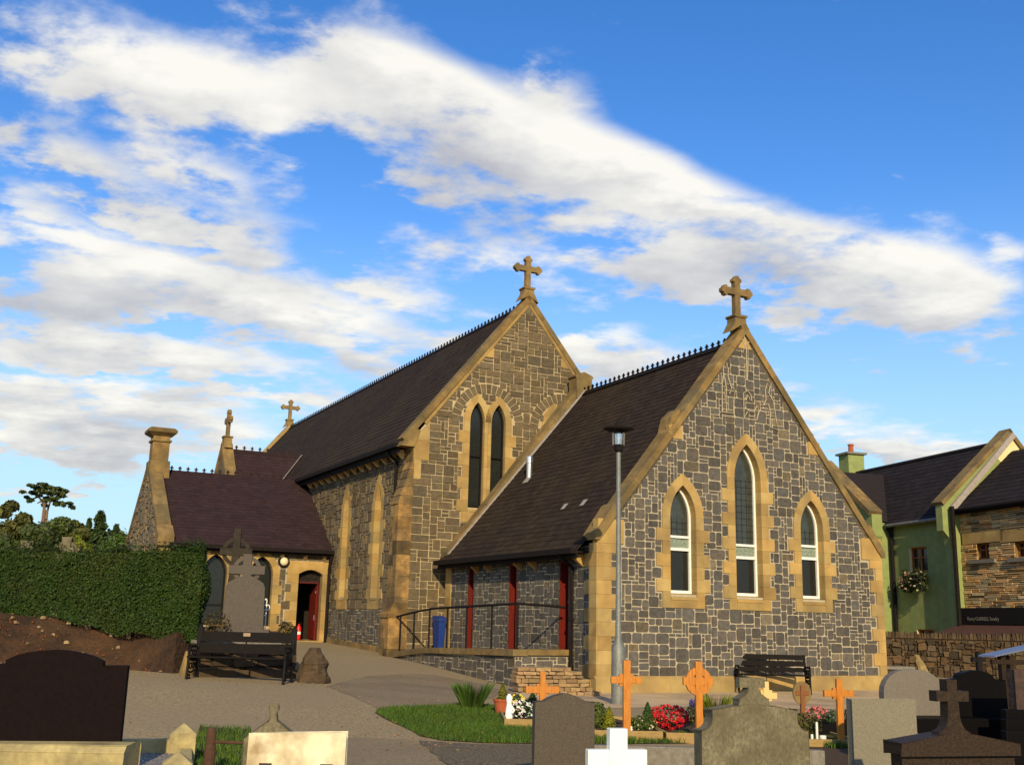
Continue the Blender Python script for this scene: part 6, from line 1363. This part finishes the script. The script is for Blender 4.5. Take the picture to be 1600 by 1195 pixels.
def reveal(b, d0, s0, s1, z0, z1, dep=.22):
    for P in ([(d0, s0, z0), (d0 + dep, s0, z0), (d0 + dep, s0, z1), (d0, s0, z1)], [(d0, s1, z0), (d0 + dep, s1, z0), (d0 + dep, s1, z1), (d0, s1, z1)], [(d0, s0, z0), (d0 + dep, s0, z0), (d0 + dep, s1, z0), (d0, s1, z0)], [(d0, s0, z1), (d0 + dep, s0, z1), (d0 + dep, s1, z1), (d0, s1, z1)]): b.face(P)
D_ = 2.65
ze = hl(1440, 817)[1] + .12; s_end = hl(1392, 870)[0]; zr = hl(1500, 705, D_)[1]
gh = empty('green_house', HQ, HRZ); tag(gh, 'green rendered house with slate roof and green chimney behind the church on the right', 'house')
SE = s_end + 7.0
wz0, wz1 = hl(1436, 893)[1], hl(1436, 854)[1]; ws1, ws0 = hl(1421, 875)[0], hl(1449, 875)[0]
lz1 = hl(1448, 983)[1]; ls1, ls0 = hl(1433, 988)[0], hl(1461, 988)[0]
holes = [[(ws0, wz0), (ws0, wz1), (ws1, wz1), (ws1, wz0)], [(ls0, lz1 - 1.1), (ls0, lz1), (ls1, lz1), (ls1, lz1 - 1.1)]]
wall_sheet('wall', side_l(0), [(.0, HG), (SE, HG), (SE, ze), (.0, ze)], holes, M['green_wall'], parent=gh)
b = MB()
for h_ in holes: b.cut(); reveal(b, 0, h_[0][0], h_[2][0], h_[0][1], h_[1][1])
b.build('window_reveal', M['creamwall'], gh)
window_small(gh, ws0, ws1, wz0, wz1, 0, 'upper timber window of the green house with a flower box'); window_small(gh, ls0, ls1, lz1 - 1.1, lz1, 0)
b = MB(); b.box(.0, 2 * D_, .02, .03, HG, ze); b.build('wall', M['green_wall'], gh)
# roof
slp = (zr - ze) / (D_ + .25); es_h = Vector((1, 0, slp)).normalized(); n_h = Vector((-slp, 0, 1)).normalized()
b = MB(); slates(b, Vector((-.25, .15, ze - .02)), Vector((0, 1, 0)), es_h, n_h, SE - .15, (D_ + .25) * math.hypot(1, slp), .26, .34, tint=(.8, 1.15)); b.build('slate_roof', M['slate_b'], gh)
b = MB(); b.solid([(-.25, 0, ze - .05), (-.25, SE, ze - .05), (D_, SE, zr - .03), (D_, 0, zr - .03), (2 * D_ + .25, SE, ze - .05), (2 * D_ + .25, 0, ze - .05)], [(0, 1, 2, 3), (3, 2, 4, 5)]); b.tube([(D_, .1, zr), (D_, SE, zr)], .10, 8); b.build('roof_deck', M['slate_b'], gh)
# parapet gable between the house and the shop: bright face towards the churchyard
b = MB(); pj = -.42
prof = [(0, HG), (pj, HG), (pj, ze - 1.3), (pj - .1, ze - .9), (pj - .35, ze - .62), (pj - .35, ze + .42), (D_, zr + .30), (2 * D_, ze + .3), (2 * D_, HG)]
b.prism(prof, lambda a, d, z: (a, d, z), -.10, .28); b.build('gable_wall', M['green_wall'], gh)
b = MB(); Ah = lambda a, d, z: (a, d, z); coping(b, Ah, (pj - .45, ze + .48), (D_, zr + .50), -.22, .42, .16, 1.1); b.cut(); coping(b, Ah, (2 * D_ + .3, ze + .1), (D_, zr + .50), -.22, .42, .16, 1.1); b.build('coping', M['sand_old'], gh)
b = MB(); coping(b, Ah, (pj - .1, ze + .30), (D_, zr + .32), -.36, -.22, .22, 1.5, col=(1, 1, 1)); b.build('lead_flashing', M['lead'], gh)
b = MB(); b.prism([(D_ - .8, zr - .6), (D_, zr + .33), (2 * D_, ze + .35), (2 * D_, ze - 1)], Ah, -.12, -.105); b.build('cream_gable', M['creamwall'], gh)
b = MB(); b.tube([(-.32, .3, ze - .08), (-.32, s_end - .1, ze - .10)], .07, 6); b.build('gutter', M['steel'], gh)
b = MB(); b.tube([(-.10, s_end - .25, ze - .1), (-.10, s_end - .25, HG)], .08, 8); b.tube([(-.30, s_end - .25, ze - .12), (-.10, s_end - .25, ze - .4)], .08, 8); b.build('downpipe', M['black'], gh)
b = MB(); b.tube([(pj - .08, -.35, ze + .3), (pj - .08, -.35, HG)], .08, 8); b.build('downpipe', M['black'], gh)
# projecting bay at the left end
bd = -1.0; s_b0 = s_end; zc1 = hl(1372, 806, bd)[1]; sp1 = hl(1326, 766, bd); zc0 = sp1[1]
b = MB(); b.prism([(s_b0, HG), (s_b0, ze - .45), (s_b0 - .0, ze + .40), (s_b0 + 3.4, ze + 2.9), (s_b0 + 6.8, ze + .40), (s_b0 + 6.8, HG)], lambda a, d, z: (d, a, z), bd, bd + .35); b.box(bd + .30, 0, s_b0, s_b0 + .25, HG, ze + .05); b.prism([(s_b0, ze - .9), (s_b0 - .22, ze - .55), (s_b0 - .22, ze + .38), (s_b0, ze + .40)], lambda a, d, z: (d, a, z), bd, bd + .5); b.build('bay', M['green_wall'], gh)
b = MB(); Ab = lambda a, d, z: (d, a, z); coping(b, Ab, (s_b0 - .3, ze + .50), (s_b0 + 3.4, ze + 3.2), bd - .15, bd + .5, .2, .8); b.cut(); coping(b, Ab, (s_b0 + 7.1, ze + .50), (s_b0 + 3.4, ze + 3.2), bd - .15, bd + .5, .2, .8); b.build('coping', M['sand_old'], gh)
b = MB(); b.solid([(bd + .4, s_b0 - .1, ze + .1), (bd + .4, s_b0 + 3.4, ze + 2.7), (2.4, s_b0 + 3.4, ze + 2.7), (.2, s_b0 - .1, ze + .1)], [(0, 1, 2, 3)]); b.build('bay_roof', M['slate_b'], gh)
cs, cz = hl(1331, 735, D_); b = MB(); b.box(D_ - .45, D_ + .45, cs - .42, cs + .42, zr - .5, zr + .95); b.build('chimney', M['green_wall'], gh)
b = MB(); b.box(D_ - .57, D_ + .57, cs - .54, cs + .54, zr + .95, zr + 1.05); b.build('chimney_cap', M['greyconc'], gh); b = MB(); b.lathe([(.14, 0), (.12, .38), (.155, .40), (.155, .46), (.1, .48)], (D_, cs, zr + 1.05), 12); b.build('chimney_pot', M['terracotta'], gh)
bs = MB(); coping(bs, Ah, (D_ - 1.6, zr - 1.2), (D_, zr + .35), cs + .5, cs + .9, .16, 1); bs.build('coping', M['sand'], gh)
# flower box
sm = (ws0 + ws1) / 2; fb = empty('flower_box', HQ + hx * (-.2) + hy * sm + Vector((0, 0, wz0 - .35)), HRZ); tag(fb, 'flower box with trailing plants under the upper window of the green house', 'flower box')
b = MB(); b.box(-.12, .12, -.62, .62, -.05, .2); b.build('trough', M['black'], fb); b = MB()
for i in range(14): clump(b, (-.08 + random.uniform(-.12, .1), random.uniform(-.75, .75), random.uniform(-.35, .35)), (.20, .22, .20), 60, .06, (.3, .34, .3), .5)
b.build('foliage', M['leaf'], fb); b = MB()
for i in range(22): bloom(b, (-.3, random.uniform(-.8, .8), random.uniform(-.45, .45)), .07, random.choice([(.5, .3, .2), (.7, .55, .3), (.35, .15, .12)]))
b.build('blooms', M['petal'], fb)
# shop
shp = empty('stone_shop', HQ, HRZ); tag(shp, 'shop faced in thin mixed brown stone with small timber windows and a dark fascia', 'shop')
SS0 = -12.0; zes = hl(1500, 798)[1]; A = side_l(0)
wins = []
for (xa, xb, ya, yb) in ((1524, 1549, 849, 873), (1585, 1612, 846, 870)): s1_, z1_ = hl(xa, ya); s0_, z0_ = hl(xb, yb); wins.append((s0_, s1_, z0_, z1_ if True else 0))
w3 = wins[1]; dsp = wins[1][0] - wins[0][0]; wins.append((w3[0] + dsp, w3[1] + dsp, w3[2], w3[3]))
zf = hl(1508, 950)[1]; zfb = hl(1508, 975)[1]
holes = [[(s0_, z0_), (s0_, z1_), (s1_, z1_), (s1_, z0_)] for s0_, s1_, z0_, z1_ in wins]
wall_sheet('wall', A, [(SS0, HG), (-.12, HG), (-.12, zes + .1), (SS0, zes + .1)], holes, M['darkmortar'], parent=shp)
lint = [(s0_ - .7, s1_ + .7, z1_, z1_ + .45) for s0_, s1_, z0_, z1_ in wins]
okf = lambda s, z: not any(s0_ < s < s1_ and z0_ < z < z1_ for s0_, s1_, z0_, z1_ in wins) and not rin(lint)(s, z)
b = MB(); rubble(b, A, SS0, -.12, zf, zes + .05, okf, cell=(.22, .075), sizes=[(2, 1), (3, 1), (1, 1), (2, 1), (3, 2), (2, 2), (4, 1), (1, 1)], gap=.006, proud=.03, tint=(.7, 1.35), warm=.22, odd=(.10, (.35, .38, .42)), jit=.004); b.build('stonework', M['rustic'], shp)
b = MB()
for l in lint: b.cut(); block(b, A, l[0], l[1], l[2], l[3], -.03, .2)
b.build('lintel', M['sand'], shp)
b = MB()
for s0_, s1_, z0_, z1_ in wins: b.cut(); b.box(-.14, .15, s0_ - .3, s1_ + .3, z0_ - .14, z0_ - .002)
b.build('sill', M['greyconc'], shp)
b = MB()
for s0_, s1_, z0_, z1_ in wins: b.cut(); reveal(b, 0, s0_, s1_, z0_, z1_)
b.build('window_reveal', M['sand_old'], shp)
for w_ in wins: window_small(shp, *w_, 0)
Ds = D_; zrs = hl(1574, 707, D_)[1]; slp2 = (zrs - zes) / (Ds + .3); e2 = Vector((1, 0, slp2)).normalized(); n2_ = Vector((-slp2, 0, 1)).normalized()
b = MB(); slates(b, Vector((-.3, SS0, zes + .02)), Vector((0, 1, 0)), e2, n2_, -SS0 - .2, (Ds + .3) * math.hypot(1, slp2), .26, .34, tint=(.8, 1.15)); b.build('slate_roof', M['slate_b'], shp)
b = MB(); b.solid([(-.3, SS0, zes), (-.3, -.2, zes), (Ds, -.2, zrs - .03), (Ds, SS0, zrs - .03), (2 * Ds + .3, -.2, zes), (2 * Ds + .3, SS0, zes)], [(0, 1, 2, 3), (3, 2, 4, 5)]); b.build('roof_deck', M['slate_b'], shp)
b = MB(); b.tube([(-.36, SS0, zes - .02), (-.36, -.15, zes - .02)], .08, 6); b.box(-.3, 0, SS0, -.15, zes - .15, zes - .02); b.build('gutter', M['black'], shp)
b = MB(); b.box(-.45, .1, SS0, -.2, zfb, zf); b.build('fascia', M['black'], shp)
b = MB(); b.prism([(-1.6, zfb - .42), (-.4, zfb - .02), (-.4, zfb - .10), (-1.55, zfb - .52)], Ah, SS0, -.1); b.build('canopy', M['awning'], shp)
s_t, z_t = hl(1512, 969, -.45)
text_mesh('shop_lettering', 'Kerry GURRELL Sundry', .19, M['greyconc'], shp, Matrix.Translation((-.47, s_t, z_t)) @ Matrix.Rotation(R(-90), 4, 'Z') @ Matrix.Rotation(R(90), 4, 'X'), .002, .9)
wall_sheet('wall', lambda s, d, z: (s, SS0, z), [(0, HG), (2 * Ds, HG), (2 * Ds, zes), (Ds, zrs), (0, zes)], [], M['darkmortar'], parent=shp)

# boundary wall of upright fieldstones
def bwall():
    a = Vector((9.5, 38.8, 0)); e = Vector((25.5, 33.5, 0)); d = e - a; L_ = d.length; r = empty('boundary_wall', a, math.atan2(d.y, d.x)); tag(r, 'long brown fieldstone boundary wall with upright coping stones behind the graves', 'wall')
    b = MB(); b.box(0, L_, 0, .4, -2.0, -.22); b.build('core', M['darkmortar'], r)
    b = MB(); rubble(b, lambda s, d_, z: (s, d_, z), 0, L_, -1.7, -.20, lambda s, z: True, cell=(.10, .09), sizes=[(2, 2), (3, 2), (2, 1), (1, 2), (1, 1), (2, 3), (3, 3)], gap=.004, proud=.07, jit=.035, tint=(.45, 1.35), warm=.15); b.build('stones', M['fieldstone'], r)
    b = MB(); x = 0
    while x < L_:
        w_ = random.uniform(.07, .15); h = random.uniform(.14, .24); t = random.uniform(.5, 1.2); k = random.uniform(-.02, .02)
        b.solid([(x, -.05, -.22), (x + w_ - .01, -.05, -.22), (x + w_ - .01, .42, -.22), (x, .42, -.22), (x + .01 + k, -.04, -.22 + h), (x + w_ - .02 + k, -.04, -.22 + h * .9), (x + w_ - .02 + k, .38, -.22 + h * .9), (x + .01 + k, .38, -.22 + h)], [(4, 5, 6, 7), (0, 1, 5, 4), (1, 2, 6, 5), (2, 3, 7, 6), (3, 0, 4, 7)], (t, t, t)); x += w_
    b.build('coping_stones', M['fieldstone'], r)
bwall()
a = atY(1384, 1045, 31.5); b = MB(); b.box(0, .82, 0, .35, -.05, .42); r = empty('low_coursed_wall', (a.x, a.y, gz(a.x, a.y)), R(8)); tag(r, 'short low coursed stone wall with a flat coping at the right foot of the gable', 'wall'); b.build('core', M['darkmortar'], r)
b = MB(); rubble(b, lambda s, d_, z: (s, d_, z), 0, .82, -.0, .42, lambda s, z: True, cell=(.14, .10), gap=.006, proud=.03, tint=(.5, 1.1)); b.build('stones', M['fieldstone'], r); b = MB(); b.box(-.05, .87, -.06, .4, .42, .50, (.8, .7, .7)); b.build('coping', M['greyconc'], r)
p = gp(1452, 1068); b = MB(); V = []; n = 9
for i in range(9):
    t = i / 8; rr = (.17 - .05 * t) * (1 if t < .85 else .6)
    for j in range(n): q = 2 * math.pi * j / n; V.append((rr * math.cos(q) * (1 + random.uniform(-.1, .1)) - .33 * t, rr * .7 * math.sin(q), t * .82))
b.solid(V, [(i * n + j, i * n + (j + 1) % n, (i + 1) * n + (j + 1) % n, (i + 1) * n + j) for i in range(8) for j in range(n)] + [tuple(8 * n + j for j in range(n))]); o = b.build('standing_stone', mat('mossy_boulder', (.36, .27, .11), (.17, .12, .05), 5, .95, .02, 9), loc=(p.x, p.y, gz(p.x, p.y))); tag(o, 'leaning rough mossy stone between the gable corner and the black headstone', 'standing stone')
c_ = atY(1528, 1019, 19.5); flat_cross('dark_cross', 1528, 1019, 1519, 1537, 1030, 19.5, .09, .07, M['iron'], 'small dark cross behind the polished black headstone', arm_h=.08, layers=False)
patch('pavement', [gp(1480, 1100), gp(1475, 1062), gp(1640, 1062), gp(1700, 1110)], M['paving'], .008, .5, 'pale paving behind the black headstone')
# timber shelter and gold lettered stone at the right edge
def shelter():
    dkt = mat('dark_timber', (.035, .022, .014), (.018, .012, .008), 6, .8, spec=.1)
    p = atY(1572, 1090, 14.6); g = gz(p.x, p.y); r = empty('notice_shelter', (p.x, p.y, g), R(12)); tag(r, 'dark timber posts carrying a sloping pale blue sheet at the right edge', 'shelter'); zt_ = atY(1572, 1030, 14.6).z - g
    for x in (-.03, .10, .75): b = MB(); b.box(x - .03, x + .03, -.04, .04, 0, zt_ + .05); b.build('post', dkt, r)
    b = MB(); b.prism([(-.22, zt_ + .03), (.9, zt_ + .26), (.9, zt_ + .28), (-.2, zt_ + .05)], lambda a, d, z: (a, d, z), -.12, .22); b.build('sheet', M['bluesheet'], r)
    b = MB(); b.box(-.2, .85, -.05, .0, zt_ - .06, zt_ + .0); b.build('beam', dkt, r)
shelter()
def us_stone():
    r, w, h, s = stone('headstone', 1584, 1664, 1046, 12.4, plain, .14, mat('rough_brown_granite', (.075, .042, .028), (.028, .018, .013), 14, .7, .012, 16), 'dark rough brown headstone with gold lettering at the right edge')
    p = atY(1597, 1082, 12.4); q = Matrix.Rotation(-GRZ, 3, 'Z') @ (p - r.location); text_mesh('lettering', 'US', .075, M['gold'], r, Matrix.Translation((q.x - .03, -.074, q.z)) @ Matrix.Rotation(R(90), 4, 'X'), .001)
    for i, (yy, Y) in enumerate(((1108, 12.2), (1123, 12.0), (1141, 11.8))):
        c = atY(1572, yy, Y); g = gz(c.x, Y); b = MB(); b.box(0, 1.4, 0, .10, -.1, c.z - g); o = b.build('kerb', M['polish'], None); o.parent = r; o.matrix_parent_inverse = Matrix(); o.location = Matrix.Rotation(-GRZ, 3, 'Z') @ (Vector((c.x, Y, g)) - r.location); bevel(o, .01)
us_stone()

# ------------------------------------------------------------------ groups of like things
GROUPS = {'headstone': 'headstones in the churchyard', 'wooden_cross': 'wooden crosses on the grave beds', 'park_bench': 'black benches in the churchyard', 'flowering_plant': 'flowers on the grave beds',
          'shrub': 'small shrubs among the graves', 'grave_bed': 'timber edged grave beds', 'grave_kerb': 'grave kerbs', 'celtic_cross': 'stone Celtic crosses', 'dwarf_conifer': 'dwarf conifers on the grave beds', 'flower_arrangement': 'flower arrangements on the left bed'}
for o in list(C.objects):
    if o.parent is None and 'label' in o and o.get('kind') is None:
        k = o.name.split('.')[0]
        if k in GROUPS and 'group' not in o: o['group'] = GROUPS[k]
